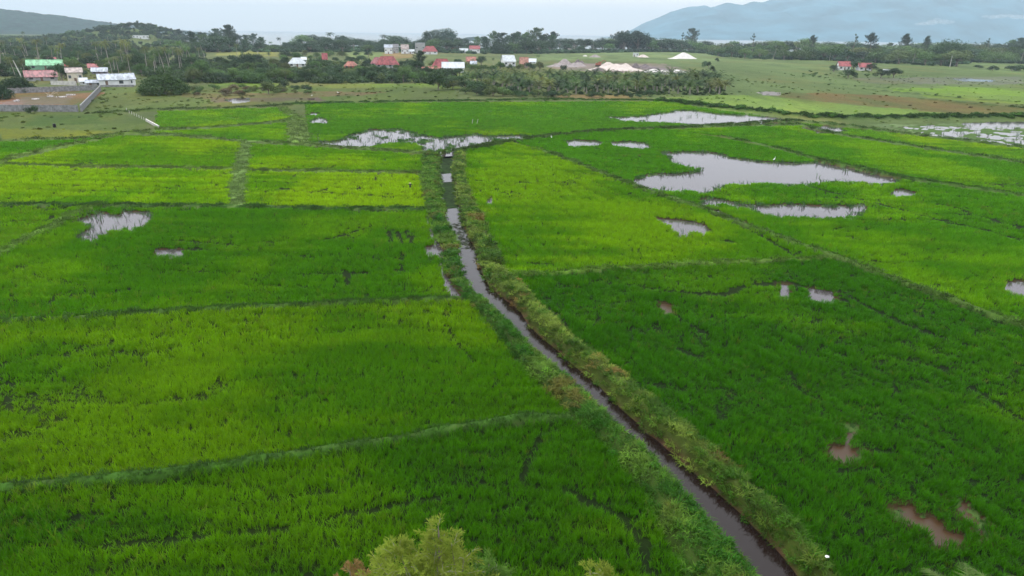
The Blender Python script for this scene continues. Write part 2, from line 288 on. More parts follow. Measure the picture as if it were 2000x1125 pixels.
def land_info(x, y):
    r_ = np.hypot(x, y)
    wob = np.clip(r_/80.0, .55, 2.0)
    wx = x+(fbm(x, y, 3.0, 3, 11)-.5)*1.0*wob; wy = y+(fbm(x, y, 3.0, 3, 12)-.5)*1.0*wob
    wx2 = x+(fbm(x, y, 18.0, 4, 13)-.5)*14*np.clip((r_-100)/200, 0, 1); wy2 = y+(fbm(x, y, 18.0, 4, 14)-.5)*26*np.clip((r_-100)/200, 0, 1)
    inf = {}
    n1 = fbm(x, y, 1.5, 4, 21); n2 = fbm(x, y, 9, 4, 22)
    h = (n1-.5)*.10+(n2-.5)*.06
    # paddies
    fid = np.zeros(x.shape, int)
    for i, (l, c, P, yl) in enumerate(PADDY):
        fid[inpoly(x, y, P)] = i+1
    # base colour
    col = np.tile(lin((100,120,64)), x.shape+(1,))
    for c, P in LAND:
        mm = inpoly(wx2, wy2, P); al = (.55+.45*sst(.35, .6, fbm(x[mm], y[mm]/2.5, 9, 4, 15)))[..., None]; col[mm] = col[mm]*(1-al)+al*c
    far = r_ > 420
    v = fbm(x, y/3, 16, 5, 31); v2 = fbm(x, y, 5, 4, 32)
    col = col*(.62+.5*v+.26*v2)[..., None]
    yel = sst(.5, .8, fbm(x, y/2, 22, 4, 33))
    col = col*(1-.35*yel[..., None])+.35*yel[..., None]*lin((140,128,62))
    col = col*(.46+.10*sst(.4, .7, fbm(x, y/3, 40, 3, 35)))[..., None]
    fl = sst(.56, .70, fbm(x, y/4, 12, 4, 36))[..., None]; col = col*(1-.45*fl)+.45*fl*lin((62,84,36))*.7
    for i, (l, c, P, yl) in enumerate(PADDY):
        m = fid == i+1
        if m.any(): col[m] = rice_tint(x[m], y[m], i)*(.06+.54*sst(100, 300, r_[m]))[..., None]+np.array([.003, .003, .001])*(1-sst(100, 200, r_[m]))[..., None]  # near soil darkened to stand for shade between the rice tufts
    inf['rice'] = fid > 0
    # bunds
    bd = np.zeros(x.shape); bcol = np.zeros(x.shape+(3,))
    for P, w, hh, c in BUNDS:
        w = w*1.2; hh = hh+.14*(w < 2.2)
        d = pdist(wx, wy, P, w*1.6)
        k = (1-sst(w*.28, w*.62, d))*(.55+.45*sst(.3, .55, n1))
        hk = (1-sst(w*.2, w*.8, d))*hh*(.75+.5*n1)
        h = np.maximum(h, hk+h*.3*(hk > 0))
        m = k > bd
        bd = np.where(m, k, bd); bcol[m] = lin(c)*.70
    bn = fbm(x, y, 1.1, 3, 41)
    col = col*(1-bd[..., None])+bd[..., None]*bcol*(.65+.6*bn)[..., None]
    inf['bund'] = bd; inf['bcol'] = bcol
    # canal and its banks
    inb = inpoly(x, y, BANKS)
    lump = (fbm(x, y, 2.2, 3, 51)-.5)*1.6
    inc = inpoly(x, y, CANAL)
    dl = pdist(wx*.4+x*.6, wy*.4+y*.6, canL, 6.0); dr = pdist(wx*.4+x*.6, wy*.4+y*.6, canR, 6.0)
    dcl = np.minimum(dl, dr)
    db = np.minimum(pdist(x, y, bankL, 6.0), pdist(x, y, bankR, 6.0))
    nearr = dr < dl
    bh = WZ-.1+(1.0+.35*lump)*sst(0, .9, dcl)
    bh = np.minimum(bh, .05+(.55+.35*lump)*sst(0, .9, db)+ .02)
    h = np.where(inb & ~inc, np.maximum(bh, WZ-.06), h)
    h = np.where(inc, WZ-.1-.5*sst(0, .4, dcl), h)
    bcL = lin((70,96,34)); bcR = lin((86,104,40)); mud = lin((70,50,38))
    bank = inb & ~inc
    bc = np.where(nearr[..., None], bcR, bcL)*(.25+.4*bn)[..., None]  # bank soil colour lowered so gaps between clumps look shadowed
    mk = (1-sst(.12, .42, dcl+.7*(n1-.5)))*np.where(nearr, 1.0, .2)
    bc = bc*(1-mk[..., None])+mk[..., None]*mud*(.5+1.0*fbm(x, y, .5, 3, 61))[..., None]
    col = np.where(bank[..., None], bc, col)
    col = np.where(inc[..., None], mud*.5, col)
    inf['bank'] = bank; inf['canal'] = inc; inf['dcan'] = dcl; inf['nearr'] = nearr
    # ponds
    pnd = np.zeros(x.shape, bool); rag = np.zeros(x.shape); pe = np.full(x.shape, 5.0); din = np.full(x.shape, 3.0)
    for l, rg, P in PONDS:
        m = inpoly(wx, wy, P)
        d = pdist(wx, wy, P, 3.0, True)
        pe = np.minimum(pe, np.where(m, 0, d))
        pnd |= m; rag = np.where(m, rg, rag); din = np.where(m, d+1.6*(1-min(1, np.prod(P.max(0)-P.min(0))/260))+2.0*('ditch' in l), din)
    pnd &= ~inc & ((bd < .3) | (r_ > 200) & (bd < .6))
    nb_ = fbm(x, y, np.where(r_ < 60, .5, 1.4), 3, 72)
    # reed islands inside the ragged pools
    isl = (fbm(x, y*.6, np.where(r_ < 60, .8, 2.2), 3, 71) > (1.0-.5*rag)-.2*(r_ < 60)) & pnd
    isl |= pnd & (din < np.where(r_ < 60, 1.2, 3.8)*(nb_-.42))
    h = np.where(pnd & ~isl, -.30, h)
    h = np.where(pnd & isl, -.07, h)
    shore = (~pnd) & (pe < 1.2) & (bd < .3) & ~bank
    col = np.where(pnd[..., None], lin((84,66,52))*.8, col)
    col = np.where((isl)[..., None], lin((84,112,54))*.6, col)
    mudk = (1-sst(.1, .7, pe))*(~pnd)*(bd < .3)*(r_ < 220)
    col = col*(1-mudk[..., None])+mudk[..., None]*lin((70,60,34))*.5
    inf['pond'] = pnd; inf['rag'] = rag; inf['isl'] = isl; inf['pe'] = pe; inf['din'] = din
    # far things: knoll, coast
    kx = (x-KN[0])/52.0; ky = (y-KN[1])/110.0
    h = h+25*np.exp(-.5*(kx**2+ky**2))
    cs = coast(x, y)
    h = h-4*sst(0, 60, r_-cs)
    m = r_ > cs-30
    col = np.where(m[..., None], lin((150,140,110)), col)
    inf['h'] = h; inf['col'] = np.clip(col, .002, .9); inf['fid'] = fid; inf['r'] = r_
    gap = np.zeros(x.shape)
    inf['wx'] = wx; inf['wy'] = wy
    return inf

def rice_tint(x, y, i):
    l, c, P, yl = PADDY[i]
    g = fbm(x+50*i, y*.7, 14, 4, 81); s = fbm(x*.35+y*.1, y*1.6, 3.0, 3, 82); f = fbm(x, y, 1.6, 3, 83)
    k = sst(.40, .62, g*.72+s*.28+(yl-.5)*.28)
    dark = c*np.array([1.0, .92, 1.0]); yellow = c*np.array([1.95, 1.24, .8])
    t = dark*(1-k[..., None])+yellow*k[..., None]
    t = t*(.80+.26*s+.14*f)[..., None]
    return t
# ------------------------------------------------------------------ materials
def mat(name, base=None, rough=.8, **kw):
    m = bpy.data.materials.new(name); m.use_nodes = True
    t = m.node_tree; b = t.nodes['Principled BSDF']
    b.inputs['Roughness'].default_value = rough
    if 'Specular IOR Level' in b.inputs: b.inputs['Specular IOR Level'].default_value = kw.get('spec', .3)
    if base is not None: b.inputs['Base Color'].default_value = (*base, 1)
    return m, t, b
def noise_mix(t, b, ca, cb, scale, detail=4, coord='Object', stretch=None, bump=0, lo=.35, hi=.65, bdist=.05):
    tc = N(t, 'ShaderNodeTexCoord'); src = tc.outputs[coord]
    if stretch:
        mp = N(t, 'ShaderNodeMapping'); mp.inputs['Scale'].default_value = stretch; t.links.new(src, mp.inputs[0]); src = mp.outputs[0]
    nz = N(t, 'ShaderNodeTexNoise'); nz.inputs['Scale'].default_value = scale; nz.inputs['Detail'].default_value = detail
    t.links.new(src, nz.inputs[0])
    mr = N(t, 'ShaderNodeMapRange'); mr.inputs[1].default_value = lo; mr.inputs[2].default_value = hi; t.links.new(nz.outputs[0], mr.inputs[0])
    mx = N(t, 'ShaderNodeMix', data_type='RGBA'); mx.inputs[6].default_value = (*ca, 1); mx.inputs[7].default_value = (*cb, 1)
    t.links.new(mr.outputs[0], mx.inputs[0]); t.links.new(mx.outputs[2], b.inputs['Base Color'])
    if bump:
        bp = N(t, 'ShaderNodeBump'); bp.inputs['Strength'].default_value = bump; bp.inputs['Distance'].default_value = bdist
        t.links.new(nz.outputs[0], bp.inputs['Height']); t.links.new(bp.outputs[0], b.inputs['Normal'])
    return mx
def simple(name, c, rough=.8, var=.25, scale=3.0, bump=.3, spec=.3, bdist=.05):
    m, t, b = mat(name, rough=rough, spec=spec); c = np.array(c)
    noise_mix(t, b, c*(1-var), np.clip(c*(1+var), 0, .95), scale, bump=bump, bdist=bdist); return m

# ground: vertex colour is the cover plus shade darkened in under the tufts, noise nodes add grain
M_ground, t, b = mat('ground_cover', rough=.95, spec=.1)
at_ = N(t, 'ShaderNodeAttribute', attribute_name='cover'); tc = N(t, 'ShaderNodeTexCoord')
n1 = N(t, 'ShaderNodeTexNoise'); n1.inputs['Scale'].default_value = .9; n1.inputs['Detail'].default_value = 8; n1.inputs['Roughness'].default_value = .7
mp = N(t, 'ShaderNodeMapping'); mp.inputs['Scale'].default_value = (1, .6, 1); t.links.new(tc.outputs['Object'], mp.inputs[0]); t.links.new(mp.outputs[0], n1.inputs[0])
mr = N(t, 'ShaderNodeMapRange'); mr.inputs[1].default_value = .3; mr.inputs[2].default_value = .7; mr.inputs[3].default_value = .7; mr.inputs[4].default_value = 1.3
t.links.new(n1.outputs[0], mr.inputs[0])
vs = N(t, 'ShaderNodeVectorMath', operation='SCALE'); t.links.new(at_.outputs['Color'], vs.inputs[0]); t.links.new(mr.outputs[0], vs.inputs['Scale'])
t.links.new(vs.outputs[0], b.inputs['Base Color'])
bp = N(t, 'ShaderNodeBump'); bp.inputs['Strength'].default_value = .8; bp.inputs['Distance'].default_value = .25
t.links.new(n1.outputs[0], bp.inputs['Height']); t.links.new(bp.outputs[0], b.inputs['Normal'])

def water_mat(name, c, rough, bscale, bump, murk=1.0):
    m, t, b = mat(name, c, rough, spec=.5); b.inputs['IOR'].default_value = 1.33
    tc = N(t, 'ShaderNodeTexCoord'); mp = N(t, 'ShaderNodeMapping'); mp.inputs['Scale'].default_value = (1, .7, 1)
    nz = N(t, 'ShaderNodeTexNoise'); nz.inputs['Scale'].default_value = bscale; nz.inputs['Detail'].default_value = 3
    t.links.new(tc.outputs['Object'], mp.inputs[0]); t.links.new(mp.outputs[0], nz.inputs[0])
    bp = N(t, 'ShaderNodeBump'); bp.inputs['Strength'].default_value = bump; bp.inputs['Distance'].default_value = .02
    t.links.new(nz.outputs[0], bp.inputs['Height']); t.links.new(bp.outputs[0], b.inputs['Normal'])
    return m
M_canal = water_mat('canal_water', (.012,.007,.006), .08, 3.0, .35)
M_pond = water_mat('pond_water', (.055,.045,.05), .1, 2.0, .15)
M_mudpond = water_mat('muddy_water', (.045,.022,.008), .35, 3.0, .2)
M_sea = water_mat('sea_water', (.18,.22,.24), .45, .02, .3)

def leaf_mat(name, c=None, inst=False, rough=.55, transl=.3, var=.3, objcol=False, vscale=.6, attr='tint'):
    m, t, b = mat(name, rough=rough, spec=.12)
    o = t.nodes['Material Output']
    if inst:
        a = N(t, 'ShaderNodeAttribute', attribute_name=attr, attribute_type='INSTANCER'); src = a.outputs['Color']
    elif objcol:
        a = N(t, 'ShaderNodeObjectInfo'); src = a.outputs['Color']
    else:
        a = N(t, 'ShaderNodeRGB'); a.outputs[0].default_value = (*c, 1); src = a.outputs[0]
    if inst:
        oi = N(t, 'ShaderNodeObjectInfo'); rnd = oi.outputs['Random']
    else:
        tc = N(t, 'ShaderNodeTexCoord'); nz = N(t, 'ShaderNodeTexNoise'); nz.inputs['Scale'].default_value = vscale; nz.inputs['Detail'].default_value = 3
        t.links.new(tc.outputs['Object'], nz.inputs[0]); mr0 = N(t, 'ShaderNodeMapRange'); mr0.inputs[1].default_value = .3; mr0.inputs[2].default_value = .7
        t.links.new(nz.outputs[0], mr0.inputs[0]); rnd = mr0.outputs[0]
    mr = N(t, 'ShaderNodeMapRange'); mr.inputs[3].default_value = 1-var; mr.inputs[4].default_value = 1+var; t.links.new(rnd, mr.inputs[0])
    vs = N(t, 'ShaderNodeVectorMath', operation='SCALE'); t.links.new(src, vs.inputs[0]); t.links.new(mr.outputs[0], vs.inputs['Scale'])
    t.links.new(vs.outputs[0], b.inputs['Base Color'])
    tr = N(t, 'ShaderNodeBsdfTranslucent'); t.links.new(vs.outputs[0], tr.inputs[0])
    ms = N(t, 'ShaderNodeMixShader'); ms.inputs[0].default_value = transl
    t.links.new(b.outputs[0], ms.inputs[1]); t.links.new(tr.outputs[0], ms.inputs[2]); t.links.new(ms.outputs[0], o.inputs[0])
    return m
M_blade = leaf_mat('rice_blade', inst=True, var=.2)
M_grass = leaf_mat('grass_blade', inst=True, var=.42)
M_crown = leaf_mat('crown_leaf', objcol=True, transl=.2, var=.35, vscale=.35)
M_bark = simple('bark', (.20,.17,.14), .9, .3, 6)
M_palmbark = simple('palm_bark', (.30,.27,.24), .9, .25, 5)

# ------------------------------------------------------------------ helpers
def tag(o, label=None, cat=None, group=None, kind=None):
    if label: o['label'] = label
    if cat: o['category'] = cat
    if group: o['group'] = group
    if kind: o['kind'] = kind
    return o
def mesh_np(name, v, f, m=None, smooth=False):
    """v (n,3) float, f (k,3|4) int or list of arrays of differing widths"""
    me = bpy.data.meshes.new(name); v = np.ascontiguousarray(v, dtype=np.float32)
    fl = [f] if isinstance(f, np.ndarray) else [a for a in f if len(a)]
    me.vertices.add(len(v)); me.vertices.foreach_set('co', v.ravel())
    idx = np.concatenate([a.ravel() for a in fl]).astype(np.int32)
    tot = np.concatenate([np.full(len(a), a.shape[1]) for a in fl]).astype(np.int32)
    st = np.concatenate([[0], np.cumsum(tot)[:-1]]).astype(np.int32)
    me.loops.add(len(idx)); me.loops.foreach_set('vertex_index', idx)
    me.polygons.add(len(tot)); me.polygons.foreach_set('loop_start', st)
    me.update(calc_edges=True)
    if smooth: me.polygons.foreach_set('use_smooth', np.ones(len(tot), bool))
    if m: me.materials.append(m)
    return me
def link(name, me, parent=None, loc=None, rz=0, scale=None):
    o = bpy.data.objects.new(name, me); COL.objects.link(o)
    if parent: o.parent = parent
    if loc is not None: o.location = [float(a) for a in loc]
    o.rotation_euler = (0, 0, rz)
    if scale is not None: o.scale = scale
    return o
class MB:
    def __init__(s): s.v = []; s.f = []
    def add(s, vs, fs):
        o = len(s.v); s.v += [tuple(map(float, a)) for a in vs]; s.f += [tuple(i+o for i in a) for a in fs]; return s
    def box(s, c, d, rz=0):
        x, y, z = d[0]/2, d[1]/2, d[2]/2; cs, sn = math.cos(rz), math.sin(rz)
        vs = [(c[0]+a*x*cs-b_*y*sn, c[1]+a*x*sn+b_*y*cs, c[2]+e*z) for e in (-1, 1) for a, b_ in ((-1,-1),(1,-1),(1,1),(-1,1))]
        return s.add(vs, [(3,2,1,0),(4,5,6,7),(0,1,5,4),(1,2,6,5),(2,3,7,6),(3,0,4,7)])
    def tube(s, pts, rs, n=7):
        vs = []; fs = []
        for i, p in enumerate(pts):
            a = Vector(pts[max(i-1, 0)]); b_ = Vector(pts[min(i+1, len(pts)-1)]); d = (b_-a).normalized()
            u = d.orthogonal().normalized(); w = d.cross(u)
            for k in range(n):
                q = Vector(p)+rs[i]*(math.cos(2*math.pi*k/n)*u+math.sin(2*math.pi*k/n)*w); vs.append(tuple(q))
        for i in range(len(pts)-1):
            for k in range(n): fs.append((i*n+k, i*n+(k+1) % n, (i+1)*n+(k+1) % n, (i+1)*n+k))
        fs.append(tuple(range(n))[::-1]); fs.append(tuple((len(pts)-1)*n+k for k in range(n)))
        return s.add(vs, fs)
    def me(s, name, m):
        me = bpy.data.meshes.new(name); me.from_pydata(s.v, [], s.f); me.update()
        if m: me.materials.append(m)
        return me
    def build(s, name, m, parent=None, **k): return link(name, s.me(name, m), parent, **k)

# ------------------------------------------------------------------ ground sheet
def radii():
    r_ = [3.0, 8, 13, 17]; r = 19.0
    while r < 1300:
        r_.append(r); r += min(2.3*r*r/15000.0, r*.0095) if r < 420 else r*.016
    while r < 20000: r_.append(r); r *= 1.25
    return np.array(r_)
rr = radii()
az = np.concatenate([np.arange(-180, -47, 4.0), np.arange(-47, 47, .115), np.arange(47, 180, 4.0)])
az = np.radians(az)
GX = rr[:, None]*np.sin(az)[None, :]; GY = rr[:, None]*np.cos(az)[None, :]
inf = land_info(GX.ravel(), GY.ravel())
V = np.stack([GX.ravel(), GY.ravel(), inf['h']], -1)
nr, na = GX.shape
i0 = (np.arange(nr-1)[:, None]*na+np.arange(na)[None, :]); i1 = (np.arange(nr-1)[:, None]*na+(np.arange(na)[None, :]+1) % na)
F = np.stack([i0, i0+na, i1+na, i1], -1).reshape(-1, 4)
V = np.vstack([V, [[0, 0, 0]]]); ctr = len(V)-1
F3 = np.stack([np.full(na, ctr), np.arange(na), (np.arange(na)+1) % na], -1)
gme = mesh_np('ground', V, [F, F3], M_ground, True)
ca = gme.color_attributes.new('cover', 'FLOAT_COLOR', 'POINT')
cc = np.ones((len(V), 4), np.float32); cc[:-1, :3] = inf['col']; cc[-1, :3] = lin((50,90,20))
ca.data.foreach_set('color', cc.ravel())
g = link('ground', gme); tag(g, kind='structure')
def gh(x, y):
    if math.hypot(x, y) > 345:
        return 25*math.exp(-.5*(((x-KN[0])/52)**2+((y-KN[1])/110)**2))-(4 if math.hypot(x, y) > float(coast(np.array([x]), np.array([y]))[0])+40 else 0)
    return float(land_info(np.array([float(x)]), np.array([float(y)]))['h'][0])

# ------------------------------------------------------------------ water
def ngon(name, P, z, m):
    from mathutils.geometry import tessellate_polygon
    v = [(a, b_, z) for a, b_ in P]
    tr = tessellate_polygon([[Vector(q) for q in v]])
    f = np.array([t_ for t_ in tr])
    # keep normals up
    out_ = []
    for a, b_, c in f:
        n = (v[b_][0]-v[a][0])*(v[c][1]-v[a][1])-(v[b_][1]-v[a][1])*(v[c][0]-v[a][0])
        out_.append((a, b_, c) if n > 0 else (a, c, b_))
    return link(name, mesh_np(name, np.array(v), np.array(out_), m))
def grow(P, d):
    c = P.mean(0); n = len(P); Q = []
    area = .5*sum(P[i][0]*P[(i+1) % n][1]-P[(i+1) % n][0]*P[i][1] for i in range(n)); sg = 1 if area > 0 else -1
    for i in range(n):
        e = P[(i+1) % n]-P[i-1]; L = np.hypot(*e)+1e-6; nn = np.array([e[1], -e[0]])/L*sg; Q.append(P[i]+nn*d)
    return np.array(Q)
CW = np.vstack([poly(CAN_L, WZ)+np.array([[-.35, 0]]), (poly(CAN_R, WZ)+np.array([[.35, 0]]))[::-1]])
o = ngon('canal_water', CW, WZ, M_canal); tag(o, 'brown grey water of the straightish canal between its grassy banks', 'canal', kind='structure')
for i, (l, rg, P) in enumerate(PONDS):
    md = 'brown' in l
    o = ngon('pond_water', grow(P, .9+.004*np.hypot(*P.mean(0))), -.10-.0005*i, M_mudpond if md else M_pond)
    tag(o, l, 'pond', kind='structure')
# the sea beyond the coast, a ring sector sheet all round
sa = np.radians(np.arange(0, 360, 2.0)); sr = np.array([900, 1200, 2000, 4000, 9000, 14000, 20000.0])
SX = sr[:, None]*np.sin(sa)[None]; SY = sr[:, None]*np.cos(sa)[None]
k0 = (np.arange(len(sr)-1)[:, None]*len(sa)+np.arange(len(sa))[None]); k1 = (np.arange(len(sr)-1)[:, None]*len(sa)+(np.arange(len(sa))[None]+1) % len(sa))
o = link('sea', mesh_np('sea', np.stack([SX.ravel(), SY.ravel(), np.full(SX.size, -1.6)], -1), np.stack([k0, k0+len(sa), k1+len(sa), k1], -1).reshape(-1, 4)[:, ::-1], M_sea))
tag(o, 'pale calm sea behind the coastal tree belt', 'sea', kind='structure')

# ------------------------------------------------------------------ hills
def range_mesh(name, prof, Y, Wd, nx, ny, rough, m, label, seed, fs, noise_amp=.35):
    xs = []; zs = []
    for px, py in prof:
        p = at_depth(px, py, Y); xs.append(p[0]); zs.append(max(p[2], 0))
    X = np.linspace(xs[0], xs[-1], nx); Zr = np.interp(X, xs, zs)
    Zr = Zr*(1+.035*(fbm(X, X*0+3.3, fs*.5, 3, seed+9)-.5))
    T = np.linspace(-1, 1, ny)
    XX, TT = np.meshgrid(X, T)
    rn = 1-np.abs(2*fbm(XX, TT*Wd, fs, 5, seed)-1)
    env = (1-np.abs(TT))
    Z = Zr[None, :]*np.clip(env*(1+noise_amp*(rn-.75)*np.sin(np.pi*np.abs(TT))*1.5), 0, 1.02)
    Z += rough*(fbm(XX, TT*Wd, rough*3, 3, seed+5)-.5)*(Z > rough)
    Z = Z-3
    YY = Y+TT*Wd
    # spread in perspective so the ridge keeps its bearing
    v = np.stack([XX.ravel(), YY.ravel(), Z.ravel()], -1)
    a = np.arange(ny-1)[:, None]*nx+np.arange(nx-1)[None]
    f = np.stack([a, a+1, a+nx+1, a+nx], -1).reshape(-1, 4)
    o = link(name, mesh_np(name, v, f, m, True)); tag(o, label, 'hill', kind='structure'); return o
M_mtn = simple('mountain_haze_blue', (.06,.15,.20), 1.0, .25, .004, 0, .05)  # forest colour shifted blue and pale, distance haze put into the base colour
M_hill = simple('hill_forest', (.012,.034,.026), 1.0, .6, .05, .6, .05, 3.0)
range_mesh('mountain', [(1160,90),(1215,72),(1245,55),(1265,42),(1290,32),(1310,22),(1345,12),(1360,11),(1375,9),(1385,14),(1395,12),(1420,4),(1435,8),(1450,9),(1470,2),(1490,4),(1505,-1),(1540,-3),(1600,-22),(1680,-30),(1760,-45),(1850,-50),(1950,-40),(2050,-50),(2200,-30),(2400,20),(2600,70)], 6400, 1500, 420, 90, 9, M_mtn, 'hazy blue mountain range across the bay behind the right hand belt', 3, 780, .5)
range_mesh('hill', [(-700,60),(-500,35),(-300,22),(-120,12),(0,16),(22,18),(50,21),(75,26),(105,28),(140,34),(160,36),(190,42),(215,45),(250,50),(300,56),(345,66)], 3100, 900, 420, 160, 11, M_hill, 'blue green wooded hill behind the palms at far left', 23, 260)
range_mesh('headland', [(890,82),(900,75),(912,71),(925,70),(938,71),(950,75),(975,82)], 2500, 260, 80, 40, 6, M_hill, 'low grey headland just left of the feathery grove', 33, 120)
range_mesh('sandbar', [(1080,79),(1090,74.6),(1150,75.4),(1165,80)], 3600, 120, 60, 12, 1, M_hill, 'thin dark spit on the sea behind the trees', 43, 60)
# ------------------------------------------------------------------ grasses, as instanced tufts
def tuft_mesh(name, n, spread, L, w, droop, seed, m, tilt=(.12, .5)):
    r_ = np.random.default_rng(seed); v = []; q = []; t_ = []
    for i in range(n):
        a = r_.uniform(0, 2*np.pi); rad = spread*np.sqrt(r_.uniform()); b0 = np.array([rad*np.cos(a), rad*np.sin(a), -.03])
        a2 = a+r_.normal(0, .9); d = np.array([np.cos(a2), np.sin(a2), 0]); tl = r_.uniform(*tilt); l = L*r_.uniform(.65, 1.1)
        a3 = r_.uniform(0, np.pi); s = np.array([np.cos(a3), np.sin(a3), 0])*w*.5
        p1 = b0+d*l*.45*math.sin(tl)+np.array([0, 0, l*.55*math.cos(tl)])
        tl2 = tl+droop*r_.uniform(.5, 1.3)
        p2 = p1+d*l*.5*math.sin(tl2)+np.array([0, 0, l*.5*math.cos(tl2)])
        k = len(v); v += [b0-s*.7, b0+s*.7, p1+s, p1-s, p2]
        q.append((k, k+1, k+2, k+3)); t_.append((k+3, k+2, k+4))
    return mesh_np(name, np.array(v), [np.array(q), np.array(t_)], m)
def bush_mesh(name, n, r0, h0, leaf, seed, m):
    r_ = np.random.default_rng(seed); d = r_.normal(size=(n, 3)); d /= np.linalg.norm(d, axis=1)[:, None]
    rad = r_.uniform(.55, 1.0, n)*(1+.35*np.sin(d[:, 0]*4+seed)*np.cos(d[:, 1]*5))
    c = d*rad[:, None]*np.array([r0, r0, h0*.5])+np.array([0, 0, h0*.5])
    return leaves(name, c, d, leaf, r_, m)
def leaves(name, c, d, leaf, r_, m, aspect=.55, jit=.8):
    n = len(c); nn = d+r_.normal(size=(n, 3))*jit; nn /= np.linalg.norm(nn, axis=1)[:, None]
    u = np.cross(nn, r_.normal(size=(n, 3))); u /= np.linalg.norm(u, axis=1)[:, None]; w = np.cross(nn, u)
    s = (leaf*r_.uniform(.6, 1.35, n))[:, None] if np.isscalar(leaf) else leaf[:, None]
    v = np.stack([c-u*s*.5, c+w*s*aspect*.5, c+u*s*.5, c-w*s*aspect*.5], 1).reshape(-1, 3)
    return mesh_np(name, v, np.arange(4*n).reshape(-1, 4), m)
def proto(me):                        # lives only in the node tree, never in the scene
    return bpy.data.objects.new(me.name, me)
PR = {}
for nm, args in {'rice_near': (9, .10, .50, .026, .4, (.05, .4)), 'rice_mid': (11, .17, .55, .042, .4, (.05, .4)), 'rice_far': (15, .34, .52, .075, .5, (.05, .45)), 'rice_distant': (22, .7, .50, .15, .6, (.1, .5))}.items():
    PR[nm] = [proto(tuft_mesh(nm, *args[:5], 100+k, M_blade, args[5])) for k in range(3)]
PR['clump_near'] = [proto(tuft_mesh('grass_clump', 36, .30, .62, .042, 1.2, 200+k, M_grass, (.15, .9))) for k in range(3)]
PR['clump_far'] = [proto(tuft_mesh('grass_clump', 36, .5, .7, .085, 1.2, 210+k, M_grass, (.15, .9))) for k in range(3)]
PR['short_near'] = [proto(tuft_mesh('short_grass', 18, .2, .30, .03, 1.0, 220+k, M_grass, (.2, 1.0))) for k in range(3)]
PR['short_far'] = [proto(tuft_mesh('short_grass', 30, .5, .32, .07, 1.0, 230+k, M_grass, (.2, 1.0))) for k in range(3)]
PR['weed'] = [proto(bush_mesh('weed', 120, .34, .5, .12, 240+k, M_grass)) for k in range(3)]
PR['scrub'] = [proto(bush_mesh('scrub', 260, 1.5, 1.5, .5, 250+k, M_grass)) for k in range(3)]
PR['stem'] = [proto(tuft_mesh('reed', 5, .12, .75, .03, .25, 260+k, M_blade, (.02, .2))) for k in range(3)]

def scatter_tree(name, protos):
    t = bpy.data.node_groups.new(name, 'GeometryNodeTree')
    t.interface.new_socket('Geometry', in_out='INPUT', socket_type='NodeSocketGeometry')
    t.interface.new_socket('Geometry', in_out='OUTPUT', socket_type='NodeSocketGeometry')
    gi = N(t, 'NodeGroupInput'); go = N(t, 'NodeGroupOutput'); jn = N(t, 'GeometryNodeJoinGeometry')
    def attr(nm, dt):
        a = N(t, 'GeometryNodeInputNamedAttribute', data_type=dt); a.inputs['Name'].default_value = nm; return a.outputs['Attribute']
    rot, scl, var = attr('rot', 'FLOAT_VECTOR'), attr('scl', 'FLOAT_VECTOR'), attr('variant', 'INT')
    for k, p in enumerate(protos):
        ip = N(t, 'GeometryNodeInstanceOnPoints'); oi = N(t, 'GeometryNodeObjectInfo'); oi.inputs['Object'].default_value = p
        oi.inputs['As Instance'].default_value = True
        cm = N(t, 'FunctionNodeCompare', data_type='INT', operation='EQUAL')
        t.links.new(var, cm.inputs[2]); cm.inputs[3].default_value = k
        t.links.new(gi.outputs[0], ip.inputs['Points']); t.links.new(oi.outputs['Geometry'], ip.inputs['Instance'])
        t.links.new(cm.outputs[0], ip.inputs['Selection']); t.links.new(rot, ip.inputs['Rotation']); t.links.new(scl, ip.inputs['Scale'])
        t.links.new(ip.outputs[0], jn.inputs[0])
    t.links.new(jn.outputs[0], go.inputs[0]); return t
def points_obj(name, groups, label, cat, group=None):
    """groups: list of (proto names list, pos, rot, scl, tint). One object."""
    prs = []; P = []; RT = []; S = []; T = []; Vr = []
    for key, pos, rot, scl, tint in groups:
        if not len(pos): continue
        b0 = len(prs); prs += PR[key]; n = len(pos)
        P.append(pos); RT.append(rot); S.append(scl); T.append(tint); Vr.append(b0+rng.integers(0, len(PR[key]), n))
    if not P: return None
    P = np.vstack(P); me = bpy.data.meshes.new(name); me.vertices.add(len(P)); me.vertices.foreach_set('co', P.astype(np.float32).ravel())
    for nm, dt, d, fld in (('rot', 'FLOAT_VECTOR', np.vstack(RT), 'vector'), ('scl', 'FLOAT_VECTOR', np.vstack(S), 'vector'), ('variant', 'INT', np.concatenate(Vr), 'value')):
        a = me.attributes.new(nm, dt, 'POINT'); a.data.foreach_set(fld, np.ascontiguousarray(d, dtype=np.int32 if dt == 'INT' else np.float32).ravel())
    a = me.attributes.new('tint', 'FLOAT_COLOR', 'POINT'); T = np.vstack(T); a.data.foreach_set('color', np.hstack([T, np.ones((len(T), 1))]).astype(np.float32).ravel())
    o = link(name, me); md = o.modifiers.new('scatter', 'NODES'); md.node_group = scatter_tree(name, prs)
    tag(o, label, cat, group, 'stuff'); return o
def ring_points(r0, r1, dens, a0=-41.5, a1=41.5):
    if r0 < 60: a0, a1 = -54, 54
    area = (R(a1)-R(a0))*.5*(r1*r1-r0*r0); n = int(area*dens)
    r_ = np.sqrt(rng.uniform(r0*r0, r1*r1, n)); a = rng.uniform(R(a0), R(a1), n)
    x, y = r_*np.sin(a), r_*np.cos(a)
    px, py = proj(x, y); k = (px > -120) & (px < 2120) & (py < 1250)
    return x[k], y[k]
def line_dist(x, y, LL, reach):
    out_ = np.full(x.shape, 9.0)
    for P, w in LL: out_ = np.minimum(out_, pdist(x, y, P, reach)/w)
    return out_
